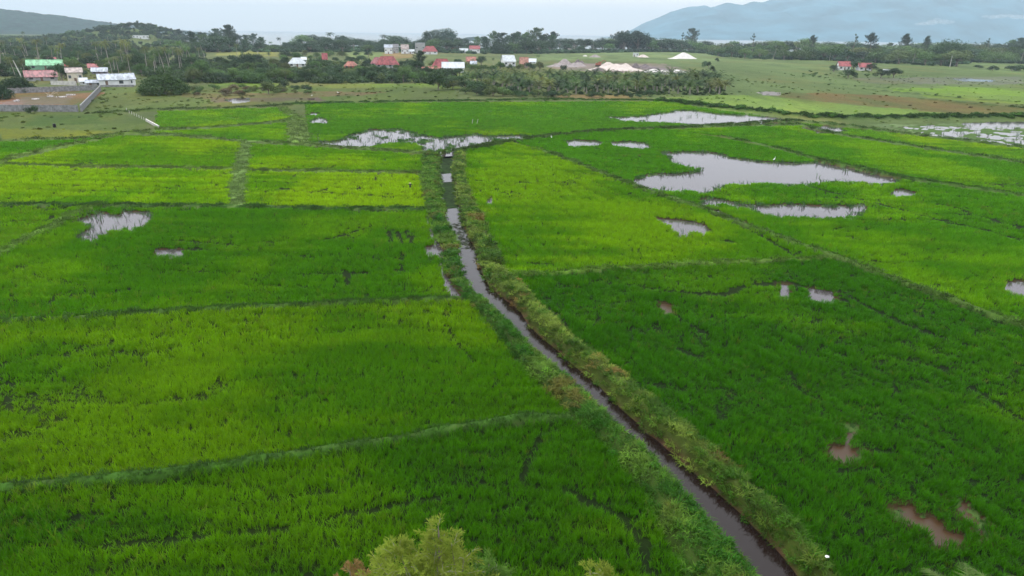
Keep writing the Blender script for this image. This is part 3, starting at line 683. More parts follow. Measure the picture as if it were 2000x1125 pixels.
def rnd_rot(n, lean=.12): return np.stack([rng.normal(0, lean, n), rng.normal(0, lean, n), rng.uniform(0, 6.283, n)], -1)

CDIR = at(1450, 1012)[:2]-at(956, 564)[:2]; CDIR /= np.hypot(*CDIR)
rice = {}; bund_g = []; bank_g = []; reed_g = []
for key, r0, r1, dens in (('rice_near', 19, 50, 34), ('rice_mid', 50, 95, 13), ('rice_far', 95, 190, 4.2), ('rice_distant', 190, 340, 1.3)):
    x, y = ring_points(r0, r1, dens); I = land_info(x, y)
    wx, wy = I['wx'], I['wy']
    gd = line_dist(wx, wy, GAPS, 3.5)/(.7+1.0*fbm(x, y, 2.5, 2, 98))/np.where(I['r'] < 60, .62, .85)+.9*(1-sst(.32, .46, fbm(x, y, 3.2, 3, 99)))
    ok = I['rice'] & (I['bund'] < .35) & ~I['bank'] & ~I['canal'] & (~I['pond'] | I['isl'])
    hole = fbm(x, y, 5, 4, 91); thin = sst(.72, .8, hole)
    big = fbm(x+7, y, 16, 3, 96)
    lane = np.abs(fbm(wx*.25+wy*.12, wy*1.0-wx*.15, 7, 3, 92)-.5)
    groove = (1-sst(.006, .022, lane))*sst(.35, .6, big)
    u = rng.uniform(size=len(x))
    keep = ok & (u > (1-sst(.5, .9, gd))*.97) & (u > thin*.10)
    keep &= u > groove*.55
    keep &= ~(I['isl'] & (u < .35+.4*I['rag']))
    dense14 = I['fid'] == 14
    sz = .84+.30*fbm(x, y, 1.3, 3, 93)+.3*(fbm(x, y, 6, 3, 94)-.5)
    sz = sz*(1-.4*groove)*(1-.3*(gd < 2)*(1-sst(.8, 2, gd)))*np.where(dense14, 1.08, 1)*np.where(I['isl'], .8, 1)
    clumpy = np.where(dense14, sst(.42, .62, fbm(wx, wy, 1.7, 3, 97)), 1); sz *= .62+.38*clumpy
    sv = np.where(dense14 | (I['fid'] == 13), (x*CDIR[1]-y*CDIR[0]), y)+1.6*(fbm(x, y, 16, 2, 120)-.5)*3
    stripe = (.5+.5*np.sin(sv*6.283/np.where(r0 < 90, 1.5, 3.4)))**3*sst(.38, .6, fbm(x, y, 11, 3, 121)); sz *= 1-.26*stripe
    tint = np.zeros((len(x), 3))
    for i in range(len(PADDY)):
        m = I['fid'] == i+1
        if m.any(): tint[m] = rice_tint(x[m], y[m], i)
    straw = (rng.uniform(size=len(x)) < .015+.10*sst(.62, .75, fbm(x, y, 7, 3, 95)))
    tint = np.where(straw[:, None], tint*.6+lin((150,140,60))*.3, tint)
    tint *= (rng.uniform(.86, 1.14, len(x))*(1-.22*stripe))[:, None]
    tint = np.where(I['isl'][:, None], lin((66,104,50)), tint)
    for i in range(len(PADDY)):
        m = keep & (I['fid'] == i+1)
        n = m.sum()
        if not n: continue
        pos = np.stack([x[m], y[m], I['h'][m]], -1); s = sz[m]
        rice.setdefault(i, []).append((key, pos, rnd_rot(n), np.stack([np.ones(n), np.ones(n), s], -1)*rng.uniform(.85, 1.15, n)[:, None], np.clip(tint[m], .001, .8)))
    # sparse reeds in the ponds
    m = I['pond'] & ~I['isl'] & (u < .07*I['rag']**2+.002+.16*(I['din'] < 1.3)) & (I['r'] > 60)
    n = m.sum(); reed_g.append(('stem', np.stack([x[m], y[m], np.full(n, -.12)], -1), rnd_rot(n, .08), np.tile([[1.5 if r0 < 95 else 3.0]*2+[1.0]], (n, 1)), np.tile(lin((78,104,70)), (n, 1))))
RICE = []
for i, gs in rice.items(): RICE.append(points_obj('rice_field', gs, PADDY[i][0], 'rice', 'flooded rice paddies'))
points_obj('reeds', reed_g, 'thin reeds standing in the shallow flood pools', 'reeds')

# short grass on bunds, long grass on the canal banks
gb = []; gk = []; gw = []
for key, kc, r0, r1, dens, db in (('short_near', 'clump_near', 19, 60, 12, 9), ('short_far', 'clump_far', 60, 150, 3.4, 4.2), ('short_far', 'clump_far', 150, 300, 1.0, 1.1)):
    x, y = ring_points(r0, r1, max(dens, db)); I = land_info(x, y); u = rng.uniform(size=len(x))
    f = 1.0 if r1 < 151 else 1.6
    m = (I['bund'] > .25) & ~I['bank'] & ~I['canal'] & ~I['pond'] & (u < dens/max(dens, db)); n = m.sum()
    tint = I['bcol'][m]*(.6+.7*fbm(x[m], y[m], 1.5, 3, 101))[:, None]*rng.uniform(.8, 1.25, n)[:, None]
    gb.append((key, np.stack([x[m], y[m], I['h'][m]], -1), rnd_rot(n, .15), (rng.uniform(.7, 1.25, n)*f)[:, None]*np.ones((1, 3)), tint))
    # tall lush grass on the two big raised banks
    big = np.minimum(pdist(x, y, BUNDS[12][0], 3.0), pdist(x, y, BUNDS[18][0], 3.0))
    m = (big < 1.5) & ~I['pond'] & (u < .8); n = m.sum()
    tint = I['bcol'][m]*(.6+.9*fbm(x[m], y[m], 3, 3, 102))[:, None]
    gb.append((kc, np.stack([x[m], y[m], I['h'][m]], -1), rnd_rot(n, .2), rng.uniform(.6, .95, n)[:, None]*np.ones((1, 3)), tint))
    nr_ = I['nearr']; m = I['bank'] & ~I['canal'] & ~I['pond'] & (u < db/max(dens, db)*np.where(nr_, sst(.15, .5, I['dcan']+.5*(fbm(x, y, .8, 2, 104)-.5)+.12), sst(.0, .3, I['dcan']))); n = m.sum()
    k = fbm(x[m], y[m], 2.4, 4, 103); k2 = rng.uniform(size=n)
    kk = sst(.35, .65, k*.75+k2*.25)[:, None]
    cR = lin((60,96,20))*(1-kk)+lin((112,134,50))*kk; cL = lin((48,96,16))*(1-kk)+lin((92,126,40))*kk
    dead = sst(.66, .74, fbm(x[m], y[m], 2.0, 3, 106))[:, None]*.7; cR = cR*(1-dead)+dead*lin((128,96,58)); cL = cL*(1-dead)+dead*lin((104,88,46))
    tint = np.where(nr_[m][:, None], cR, cL)*rng.uniform(.75, 1.2, n)[:, None]
    h = .25+.7*fbm(x[m], y[m], 1.6, 3, 105)
    isw = (k2 < .12)
    pos = np.stack([x[m], y[m], I['h'][m]], -1); rt = rnd_rot(n, .2); sc_ = np.stack([h*0+.95, h*0+.95, h], -1)*rng.uniform(.8, 1.15, n)[:, None]
    gk.append((kc, pos[~isw], rt[~isw], sc_[~isw], tint[~isw]))
    gk.append(('weed', pos[isw], rt[isw], sc_[isw]*(1 if r1 < 61 else 1.3), tint[isw]*np.array([.9, 1.05, .8])))
points_obj('bund_grass', gb, 'short pale grass covering the narrow bunds between the paddies', 'grass')
points_obj('bank_grass', gk, 'long tangled yellow green grass on both banks of the canal', 'grass')
# rough herbs and scrub in the pastures beyond the paddies
x, y = ring_points(110, 520, .16); I = land_info(x, y); u = rng.uniform(size=len(x))
dn = fbm(x, y/2.5, 26, 4, 111)
m = ~I['rice'] & ~I['pond'] & ~I['bank'] & ~I['canal'] & (u < (sst(.45, .75, dn)*.6+.10)*np.where(x > 20, .45, 1)) & ~inpoly(x, y, poly([(-80,222),(160,222),(200,168),(-60,168)]))
n = m.sum(); t_ = np.clip(I['col'][m]*rng.uniform(1.1, 1.9, n)[:, None], .01, .5)
s_ = rng.uniform(.12, .55, n)**1.2
big = pdist(x, y, BUNDS[18][0], 4.0)
m2 = (big < 2.2) & ~I['pond'] & (u < .8); n2 = m2.sum()
points_obj('scrub', [('scrub', np.stack([x[m], y[m], I['h'][m]-.1], -1), rnd_rot(n, .1), np.stack([s_, s_, s_*.8], -1), t_),
                     ('scrub', np.stack([x[m2], y[m2], I['h'][m2]-.2], -1), rnd_rot(n2, .1), np.tile([[.9,.9,.7]], (n2, 1)), np.tile(lin((60,92,36)), (n2, 1))*rng.uniform(.7, 1.3, n2)[:, None])],
           'low rough scrub and herbs dotting the olive pastures', 'scrub')
# floating weed on the shaded head of the canal
duck = poly([(862,309),(884,309),(883,338),(862,340)], WZ+.012); duck2 = poly([(863,356),(886,355),(889,380),(895,406),(869,408),(865,380)], WZ+.012)
M_duck = simple('water_weed', lin((46,66,34))*.62, .9, .5, 1.5, .8, .05)
for P, l in ((duck, 'dull green weed mat covering the very head of the canal'), (duck2, 'dull green weed mat in the canal just below the bright gap')):
    o = ngon('water_weed', P, WZ+.012, M_duck); tag(o, l, 'water weed', 'water weed mats on the canal', 'stuff')
dk = []
bx = rng.uniform(0, 1, 260); by = rng.normal(.5, .25, 260)
pts = []
for a, b_ in zip(bx, by):
    yy = 436+a*50; xl = np.interp(yy, [p[1] for p in CAN_L], [p[0] for p in CAN_L]); xr = np.interp(yy, [p[1] for p in CAN_R], [p[0] for p in CAN_R])
    if 0.05 < b_ < .95: pts.append(at(xl+(xr-xl)*b_, yy, WZ)[:2])
pts = np.array(pts); n = len(pts)
points_obj('floating_plants', [('weed', np.column_stack([pts, np.full(n, WZ-.08)]), rnd_rot(n, .1), rng.uniform(.3, .9, n)[:, None]*np.array([[1, 1, .35]]), np.tile(lin((74,84,62)), (n, 1)))], 'dark floating plants scattered on the canal above its first bend', 'water plants')
# ------------------------------------------------------------------ tree models
def limb(mb, p0, p1, r0, r1, r_, sag=.1, n=4):
    p0 = np.array(p0, float); p1 = np.array(p1, float); L = np.linalg.norm(p1-p0); pts = []
    for i in range(n+1):
        t_ = i/n; p = p0*(1-t_)+p1*t_+np.array([0, 0, 1])*sag*L*math.sin(math.pi*t_)+r_.normal(0, .02*L, 3)*(0 < i < n); pts.append(tuple(p))
    mb.tube(pts, [r0+(r1-r0)*i/n for i in range(n+1)], 6)
TREES = {}
def broad(key, h, w, nb, nl, leaf, seed, spread=False):
    r_ = np.random.default_rng(seed); mb = MB(); cz = h*(.55 if not spread else .5); blobs = []
    th = h*(.24 if not spread else .2); mb.tube([(0,0,-.3),(.1,0,th*.5),(0,.1,th)], [.045*h, .032*h, .028*h], 8)
    for i in range(nb):
        a = 2*math.pi*(i/nb)*2.4+r_.uniform(0, .6); q = r_.uniform(.1, 1)**.6; rad = w*.5*q*.72
        z = cz+(h*.30)*(1-q*q)*r_.uniform(.4, 1.15)-h*.2*q*r_.uniform(0, 1.5)
        br = w*r_.uniform(.15, .27); blobs.append((rad*math.cos(a), rad*math.sin(a), z, br))
        limb(mb, (0, 0, th*r_.uniform(.75, 1)), (rad*math.cos(a)*.8, rad*math.sin(a)*.8, z-br*.2), .016*h, .005*h, r_)
    c = []; d = []
    for bx, by, bz, br in blobs:
        n = int(nl*br*br/sum(b[3]**2 for b in blobs)); u = r_.normal(size=(n, 3)); u /= np.linalg.norm(u, axis=1)[:, None]
        rad = br*(r_.uniform(.35, 1.0, n)**.5)*(1+.28*np.sin(u[:, 0]*5+bx)*np.sin(u[:, 1]*6+by)+.12*r_.normal(size=n))
        c.append(np.array([bx, by, bz])+u*rad[:, None]*np.array([1, 1, .72])); d.append(u)
    c = np.vstack(c); d = np.vstack(d)
    TREES.setdefault(key, []).append((mb.me('trunk', M_bark), leaves('crown', c, d, leaf, r_, M_crown), h, w))
def dome(key, h, w, nl, leaf, seed):
    r_ = np.random.default_rng(seed); mb = MB(); mb.tube([(0,0,-.3),(.1,0,h*.2),(0,.1,h*.4)], [.05*h, .04*h, .03*h], 8); blobs = []
    for i in range(26):
        a = 2.4*i; q = math.sqrt((i+.5)/26); rad = w*.42*q; z = h*.74*(1-q*q*.95)*r_.uniform(.65, 1.0); br = w*r_.uniform(.09, .17)
        blobs.append((rad*math.cos(a), rad*math.sin(a), max(z, br*.6), br)); limb(mb, (0, 0, h*.25), (rad*math.cos(a)*.8, rad*math.sin(a)*.8, z*.8), .014*h, .005*h, r_)
    c = []; d = []
    for bx, by, bz, br in blobs:
        n = int(nl*br*br/sum(b[3]**2 for b in blobs)); u = r_.normal(size=(n, 3)); u /= np.linalg.norm(u, axis=1)[:, None]
        rad = br*(r_.uniform(.4, 1.0, n)**.5)*(1+.25*np.sin(u[:, 0]*5+bx)*np.sin(u[:, 1]*6+by)+.1*r_.normal(size=n))
        c.append(np.array([bx, by, bz])+u*rad[:, None]*np.array([1, 1, .62])); d.append(u)
    TREES.setdefault(key, []).append((mb.me('trunk', M_bark), leaves('crown', np.vstack(c), np.vstack(d), leaf, r_, M_crown), h, w))
def casuarina(key, h, w, nl, seed, lean=0, sparse=False):
    r_ = np.random.default_rng(seed); mb = MB(); mb.tube([(0,0,-.3),(lean*.3,.1,h*.4),(lean,0,h*.93)], [.018*h, .012*h, .003*h], 7)
    c = []; d = []; nb = 18 if sparse else 44
    for i in range(nb):
        t_ = r_.uniform(.0, 1.0); z0 = h*(.08+.84*t_); env = (math.sin(math.pi*min(1, (t_*.82+.16)))**.7)
        L = w*.5*env*r_.uniform(.5, 1.1)+.3; a = r_.uniform(0, 6.283)
        p1 = np.array([L*math.cos(a)+lean*t_, L*math.sin(a), z0+L*r_.uniform(.35, .9)]); p0 = np.array([lean*t_, 0, z0])
        limb(mb, p0, p1, .004*h, .0015*h, r_, .02, 3)
        n = nl//nb; tt = r_.uniform(.15, 1.08, n); sp = (.16*w)*r_.uniform(.15, 1, n)*(1.25-tt*.7)
        o = r_.normal(size=(n, 3)); o /= np.linalg.norm(o, axis=1)[:, None]
        c.append(p0+(p1-p0)*tt[:, None]+o*sp[:, None]+np.array([0, 0, .02*h])); dd = o*.5+np.array([0, 0, 1.0]); d.append(dd)
    c = np.vstack(c); d = np.vstack(d); d /= np.linalg.norm(d, axis=1)[:, None]
    n = len(c); s = .05*h*r_.uniform(.5, 1.2, n)[:, None]; q = np.cross(d, r_.normal(size=(n, 3))); q /= np.linalg.norm(q, axis=1)[:, None]
    v = np.stack([c-d*s*.5, c+q*s*.16, c+d*s*.6, c-q*s*.16], 1).reshape(-1, 3)
    TREES.setdefault(key, []).append((mb.me('trunk', M_bark), mesh_np('crown', v, np.arange(4*n).reshape(-1, 4), M_crown), h, w))
def palm_crown(r_, top, nf, FL, leafw, nseg=9, drop=1.0, upr=.9):
    V_ = []; F_ = []
    for i in range(nf):
        a = 2.4*i+r_.uniform(-.25, .25); el = upr-1.45*(i/nf)*drop+r_.normal(0, .08); L = FL*r_.uniform(.85, 1.08); p = np.array(top, float); sl = L/nseg
        ax = np.array([math.cos(a), math.sin(a), 0]); side = np.array([-math.sin(a), math.cos(a), 0]); pts = [p.copy()]
        for k in range(nseg):
            p = p+sl*(ax*math.cos(el)+np.array([0, 0, math.sin(el)])); el -= (.13+.05*k/nseg*drop*2)*(.6+.5*drop); pts.append(p.copy())
        for k in range(nseg):
            t_ = (k+.5)/nseg; ll = leafw*math.sin(math.pi*min(.97, .12+t_*.86))**.7
            for sgn in (-1, 1):
                for sub in (0, .5):
                    b0 = pts[k]*(1-sub)+pts[k+1]*sub; b1 = b0+(pts[k+1]-pts[k])*.36
                    tip = b0+side*sgn*ll*r_.uniform(.8, 1.1)+(pts[k+1]-pts[k])*.7+np.array([0, 0, -ll*r_.uniform(.25, .6)])
                    q = len(V_); V_ += [b0, b1, tip]; F_.append((q, q+1, q+2))
            q = len(V_); wd = side*.05*FL/4; V_ += [pts[k]-wd, pts[k]+wd, pts[k+1]]; F_.append((q, q+1, q+2))
    return np.array(V_), np.array(F_)
def palm(key, h, FL, nf, lean, seed, tr=.15, drop=1.0, upr=.9, leafw=.75):
    r_ = np.random.default_rng(seed); mb = MB(); pts = []; rs = []
    for i in range(8):
        t_ = i/7; pts.append((lean*t_*t_, lean*.25*t_, -.3+t_*(h+.3))); rs.append(tr*(1.35-.55*t_))
    mb.tube(pts, rs, 8); top = pts[-1]
    V_, F_ = palm_crown(r_, top, nf, FL, leafw, drop=drop, upr=upr)
    TREES.setdefault(key, []).append((mb.me('trunk', M_palmbark), mesh_np('crown', V_, F_, M_crown), h+FL*.45, FL*2))
for k in range(5): broad('broad', 11+k*.4, 10.5+k*.5, 11+k % 3, 2600, .62, 300+k)
for k in range(3): broad('spread', 8.5, 15, 15, 4200, .5, 310+k, True)
for k in range(2): dome('dome', 10.5, 18, 8000, .6, 318+k)
for k in range(4): casuarina('casuarina', 18, 10, 3600, 320+k, lean=r if (r := (-.8, .4, 1.0, 0)[k]) else 0)
for k in range(2): casuarina('thin', 18, 5.0, 900, 330+k, .8*k, True)
for k in range(4): palm('palm', 11.5, 3.7, 22, (-1.6, .8, 2.2, -.4)[k], 340+k)
for k in range(4): palm('young_palm', 2.2+.3*k, 3.9, 20, .2, 350+k, .24, .72, 1.25, .8)
for k in range(4): broad('bush', 3.2, 4.4, 8, 1100, .34, 360+k)
KINDN = {'dome': ('spreading_tree', 'spreading tree', 'tree'), 'broad': ('broadleaf_tree', 'broad tree', 'tree'), 'spread': ('spreading_tree', 'spreading tree', 'tree'), 'casuarina': ('casuarina_tree', 'feathery tree', 'tree'),
         'thin': ('casuarina_tree', 'thin wispy tree', 'tree'), 'palm': ('coconut_palm', 'coconut palm', 'palm tree'), 'young_palm': ('young_palm', 'short palm', 'palm tree'), 'bush': ('bush', 'bush', 'bush')}
PAL = {'dark': (.032,.062,.026), 'deep': (.040,.078,.030), 'mid': (.072,.13,.036), 'olive': (.092,.122,.040), 'yellow': (.135,.165,.045), 'blue': (.040,.068,.040), 'brown': (.11,.085,.05), 'bright': (.085,.15,.04)}
TONE = {'dark': 'dark', 'deep': 'deep green', 'mid': 'mid green', 'olive': 'olive green', 'yellow': 'yellowish', 'blue': 'grey green', 'brown': 'brownish', 'bright': 'bright green'}
CLEAR = []
def fit(l):
    for w in ('mid sized ', 'deep green ', 'mid green ', 'grey green ', 'dark ', 'olive green ', 'tall ', 'low '):
        if len(l.split()) > 16: l = l.replace(w, '', 1)
    return l
def place(kind, px, base, hpx, label=None, tone='mid', wf=1.0, group=None, xyz=None, var=None, force=True):
    if xyz is None: p = at(px, base); x, y = p[0], p[1]; z = gh(x, y)
    else: x, y, z = xyz
    pr = TREES[kind]; v = pr[(var if var is not None else random.randrange(len(pr)))]
    s = hpx*mpp(x, y)/v[2]; nm, kn, cat = KINDN[kind]
    wpx = v[3]*s*wf/mpp(x, y)
    if not force:
        for (a, b_, c, d, bs) in CLEAR:
            if base > bs-1 and px+wpx*.38 > a and px-wpx*.38 < c and base-hpx < b_+.4*(d-b_): return None
    e = link(nm, None, loc=(x, y, z-.05), rz=random.uniform(0, 6.28), scale=(s*wf, s*wf, s))
    tag(e, fit(label), cat, group)
    t_ = link('trunk', v[0], e); c = link('crown', v[1], e)
    col = np.array(PAL[tone])*random.uniform(.72, 1.5)*np.array([random.uniform(.9, 1.12), 1, random.uniform(.9, 1.1)])
    c.color = (*[float(a) for a in col], 1); return e
# house boxes (photo pixels) that nearer random trees must not cover: x0, top, x1, bottom, base row
CLEAR += [(196,143,264,170,168),(60,117,124,136,140),(56,139,110,154,158),(172,126,212,141,142),(563,113,600,127,132),(728,110,778,127,134),(828,116,908,138,141),
          (750,87,812,104,106),(812,84,852,104,106),(900,90,940,104,105),(982,108,1036,124,128),(258,60,292,70,71),(1078,112,1350,143,132),(1306,100,1362,116,116),(1634,119,1700,138,138),(130,150,200,168,166),(0,163,196,220,163),(672,120,700,132,134),(1232,102,1250,112,112)]
def horizon(px): return 65.5+.0135*(px-1000)
def itp(P, x): return float(np.interp(x, [a for a, b_ in P], [b_ for a, b_ in P]))
def hword(h, lo, hi): return 'low' if h < lo else ('tall' if h > hi else 'mid sized')
def marks(px, L):
    return min(L, key=lambda m: abs(m[0]-px))[1]
BT = [(330,70),(362,71),(368,60),(390,58),(405,63),(422,60),(430,56),(445,58),(455,54),(465,61),(480,65),(500,66),(515,71),(526,80),(548,82),(558,79),(566,73),(600,68),(640,67),(670,69),(700,71),(738,75),(745,70),(780,69),(798,75),(804,81),(812,78),(826,72),(835,66),(900,72),(915,80),(925,78),(932,69),(950,65),(990,66),(1005,64),(1030,64),(1042,60),(1062,62),(1075,66),(1088,70),(1094,81),(1100,80),(1110,74),(1125,74),(1132,82),(1140,77),(1160,76),(1190,73),(1202,66),(1262,70),(1275,78),(1285,72),(1310,73),(1350,76),(1370,82),(1400,80),(1440,79),(1500,80),(1560,80),(1640,80),(1700,82),(1760,82),(1830,80),(1900,81),(1950,79),(2010,78),(2120,78)]
BB = [(330,101),(700,101),(830,101),(940,105),(1060,104),(1200,102),(1300,99),(1380,104),(1400,109),(1480,115),(1600,117),(1700,122),(1800,127),(1870,129),(1900,121),(2000,124),(2120,124)]
LM = [(345,'just right of the wooded knoll'),(392,'at the left end of the feathery belt'),(440,'in the feathery belt, middle'),(500,'at the right end of the feathery belt'),(550,'beside the lone round palm'),(600,'behind the white hip roofed house'),(660,'right of the lone round palm'),(720,'above the large red hip roof'),(775,'above the pale two storey houses'),(815,'left of the tall twin crown'),(860,'below the tall twin crown'),(905,'between twin crown and long feathery grove'),(960,'at the long feathery grove left end'),(1010,'in the long feathery grove, middle'),(1062,'at the high end of the feathery grove'),(1112,'beside the pinkish roof in the belt'),(1165,'left of the two big rounded trees'),(1230,'in front of the two big rounded trees'),(1300,'left of the tall ragged tree'),(1350,'around the tall ragged tree'),(1410,'just right of the tall ragged tree'),(1480,'below the left slope of the mountain'),(1560,'between the ragged tree and the farmhouses'),(1640,'behind the left red roofed farmhouse'),(1700,'behind the right red roofed farmhouse'),(1770,'under the small cloud on the mountain'),(1850,'behind the small white far sheds'),(1930,'near the reddish roofs at far right'),(2000,'at the far right edge')]
ROW = ['in the back row', 'in the inner row', 'in the front row', 'in the foremost row']
for j in range(4):
    px = 332.0
    while px < 2080:
        hz = horizon(px); top = itp(BT, px); bb = itp(BB, px); b0 = hz+31
        n_rows = 4 if px > 1370 else 3
        if j < n_rows:
            t_ = j/(n_rows-1); base = b0+(bb-b0)*t_+random.uniform(-1, 1)
            h = (base-top) if j == 0 else (base-top)*(.95-.22*t_)*random.uniform(.75, 1.1)
            if j == 0: h += random.uniform(-2, 5)+(4 if px > 1370 else 0)
            feather = (362 < px < 525) or (932 < px < 1090)
            kind = 'casuarina' if (feather and j < 2) else random.choices(['broad', 'casuarina', 'palm', 'spread'], [8, 1, 1.2 if px < 1000 or px > 1350 else .3, 1.5])[0]
            if kind == 'spread': h *= .8
            tone = random.choice(['blue', 'dark', 'deep', 'blue', 'deep', 'mid'] if px < 1350 else ['blue', 'dark', 'deep', 'mid', 'mid', 'olive', 'mid', 'bright'])
            if j >= 1 and px < 1350: tone = random.choice(['dark', 'dark', 'deep', 'mid'])
            ht = hword(h, 20, 31)
            place(kind, px, base, h, f"{ht} {TONE[tone]} {KINDN[kind][1]} {ROW[j if n_rows == 4 else (0, 1, 2)[j]]} {marks(px, LM)}", tone, random.uniform(1.3, 1.9), 'trees of the shore belt', force=False)
        px += random.uniform(13, 20) if j == 0 else random.uniform(20, 32)
# understorey of the belt reads as one mass
xs = rng.uniform(332, 2080, 2800); un = rng.uniform(size=2800); pos = []; 
for a, u in zip(xs, un):
    hz = horizon(a); bb = itp(BB, a); p = at(a, hz+32+(bb-hz-31)*u); pos.append((p[0], p[1], -.1))
pos = np.array(pos); n = len(pos)
points_obj('undergrowth', [('scrub', pos, rnd_rot(n, .1), rng.uniform(1.2, 2.9, n)[:, None]*np.array([[1, 1, .9]]), np.tile([[.042,.078,.036]], (n, 1))*rng.uniform(.5, 2.0, n)[:, None])], 'dark undergrowth filling the foot of the shore belt', 'undergrowth')
# landmark trees of the belt
for a in [('broad', 848,97,46,'left half of the tall twin crown standing above the belt','blue',1.05),('broad',874,97,45,'right half of the tall twin crown standing above the belt','blue',1.0),
          ('broad',1218,101,47,'left one of the two big rounded trees rising over the belt','blue',1.2),('broad',1244,101,46,'right one of the two big rounded trees rising over the belt','blue',1.15),
          ('thin',1331,98,38,'thin bare looking tree just left of the tall ragged tree','blue',1.0),('casuarina',1352,98,45,'tall ragged tree standing clear of the belt before the mountain','blue',1.25),
          ('palm',550,96,23,'lone round headed palm against the pale sea gap','blue',1.1),('thin',1468,106,39,'slim pointed tree poking above the belt before the water','blue',1.1),
          ('casuarina',1583,110,39,'pointed conifer shaped tree above the belt left of the farmhouses','blue',.7),('thin',1663,112,44,'ragged slim tree above the belt over the left farmhouse','blue',1.1),('casuarina',1697,113,46,'pointed tree above the belt over the right farmhouse','blue',1.0),
          ('casuarina',1763,113,44,'wispy pointed tree under the small mountain cloud','blue',1.0),('casuarina',1804,114,41,'slender pointed tree left of the big rounded dark tree','blue',.8),('spread',1848,122,43,'big rounded dark tree bulging above the right part of the belt','dark',1.0),
          ('thin',1925,112,42,'tall thin spindly tree near the far right','blue',1.1),('casuarina',1985,113,42,'tall feathery tree at the far right edge','blue',1.0),('palm',1181,96,28,'small palm head just above the belt left of the big rounded trees','blue',1.0),
          ('casuarina',454,98,47,'tallest feathery tree of the left belt','blue',1.1)]:
    place(*a[:4], label=a[4], tone=a[5], wf=a[6])
# knoll
for i in range(70):
    px = random.uniform(205, 352); Y = random.uniform(1010, 1260); q = at_depth(px, 60, Y); z = gh(q[0], Y)
    hm = random.uniform(7, 11); hp = hm/(Y*1.06/FPX); tone = random.choice(['blue', 'dark', 'deep', 'mid', 'blue'])
    kind = random.choice(['broad', 'broad', 'broad', 'palm', 'casuarina'])
    if 252 < px < 298 and Y < 1100: continue
    seg = 'left shoulder' if px < 235 else ('crest' if px < 300 else 'right flank')
    place(kind, px, 0, hp, f"{TONE[tone]} {KINDN[kind][1]} {'high' if Y > 1120 else 'low'} on the {seg} of the wooded knoll", tone, 1.2, 'trees on the knoll', xyz=(q[0], Y, z))
xs = []
while len(xs) < 1500:
    Y = random.uniform(640, 1500); px = random.uniform(-200, 356); q = at_depth(px, 60, Y); z = gh(q[0], Y)
    if Y < 1060 and 252 < px < 298: continue
    xs.append((q[0], Y, z-.3))
pos = np.array(xs); n = len(pos)
points_obj('forest', [('scrub', pos, rnd_rot(n, .1), rng.uniform(2.4, 4.6, n)[:, None]*np.array([[1, 1, 1.0]]), np.tile([[.045,.08,.036]], (n, 1))*rng.uniform(.6, 1.5, n)[:, None])], 'closed forest canopy covering the far left flat and the wooded knoll', 'forest')
# left palm grove
LL = [(0,'at the far left edge'),(40,'near the pale leaning trunks'),(90,'behind the green roofed house'),(140,'right of the green roofed house'),(185,'behind the small red roofs'),(230,'behind the white house with two wings'),(290,'behind the big spreading tree'),(345,'right of the big spreading tree'),(400,'at the right end of the palm grove')]
RW = {80:'far back',88:'far back',96:'in the back',104:'in the back',112:'halfway back',121:'halfway back',130:'near the houses',140:'near the houses',150:'in the front row'}
for base0 in (80, 88, 96, 104, 112, 121, 130, 140, 150):
    px = -60.0+random.uniform(0, 12)
    while px < (330 if base0 < 100 else 400):
        base = base0+random.uniform(-3, 3)
        x, y, _ = at(px, base); m = mpp(x, y)
        kind = random.choices(['palm', 'broad', 'spread', 'bush'], [4.2, 4.5, .8, .6 if base > 110 else 0])[0]
        hm = {'palm': random.uniform(9.5, 14.5), 'broad': random.uniform(6, 10), 'spread': random.uniform(5, 7), 'bush': random.uniform(2.5, 4)}[kind]
        tone = random.choice({'palm': ['mid', 'olive', 'deep', 'olive', 'yellow'], 'broad': ['dark', 'deep', 'mid', 'olive']}.get(kind, ['deep', 'mid', 'dark']))
        place(kind, px, base, hm/m, f"{hword(hm, 7.5, 11)} {TONE[tone]} {KINDN[kind][1]} {RW[base0]} {marks(px, LL)}", tone, random.uniform(.9, 1.15), 'trees of the left palm grove', force=False)
        px += random.uniform(17, 27)
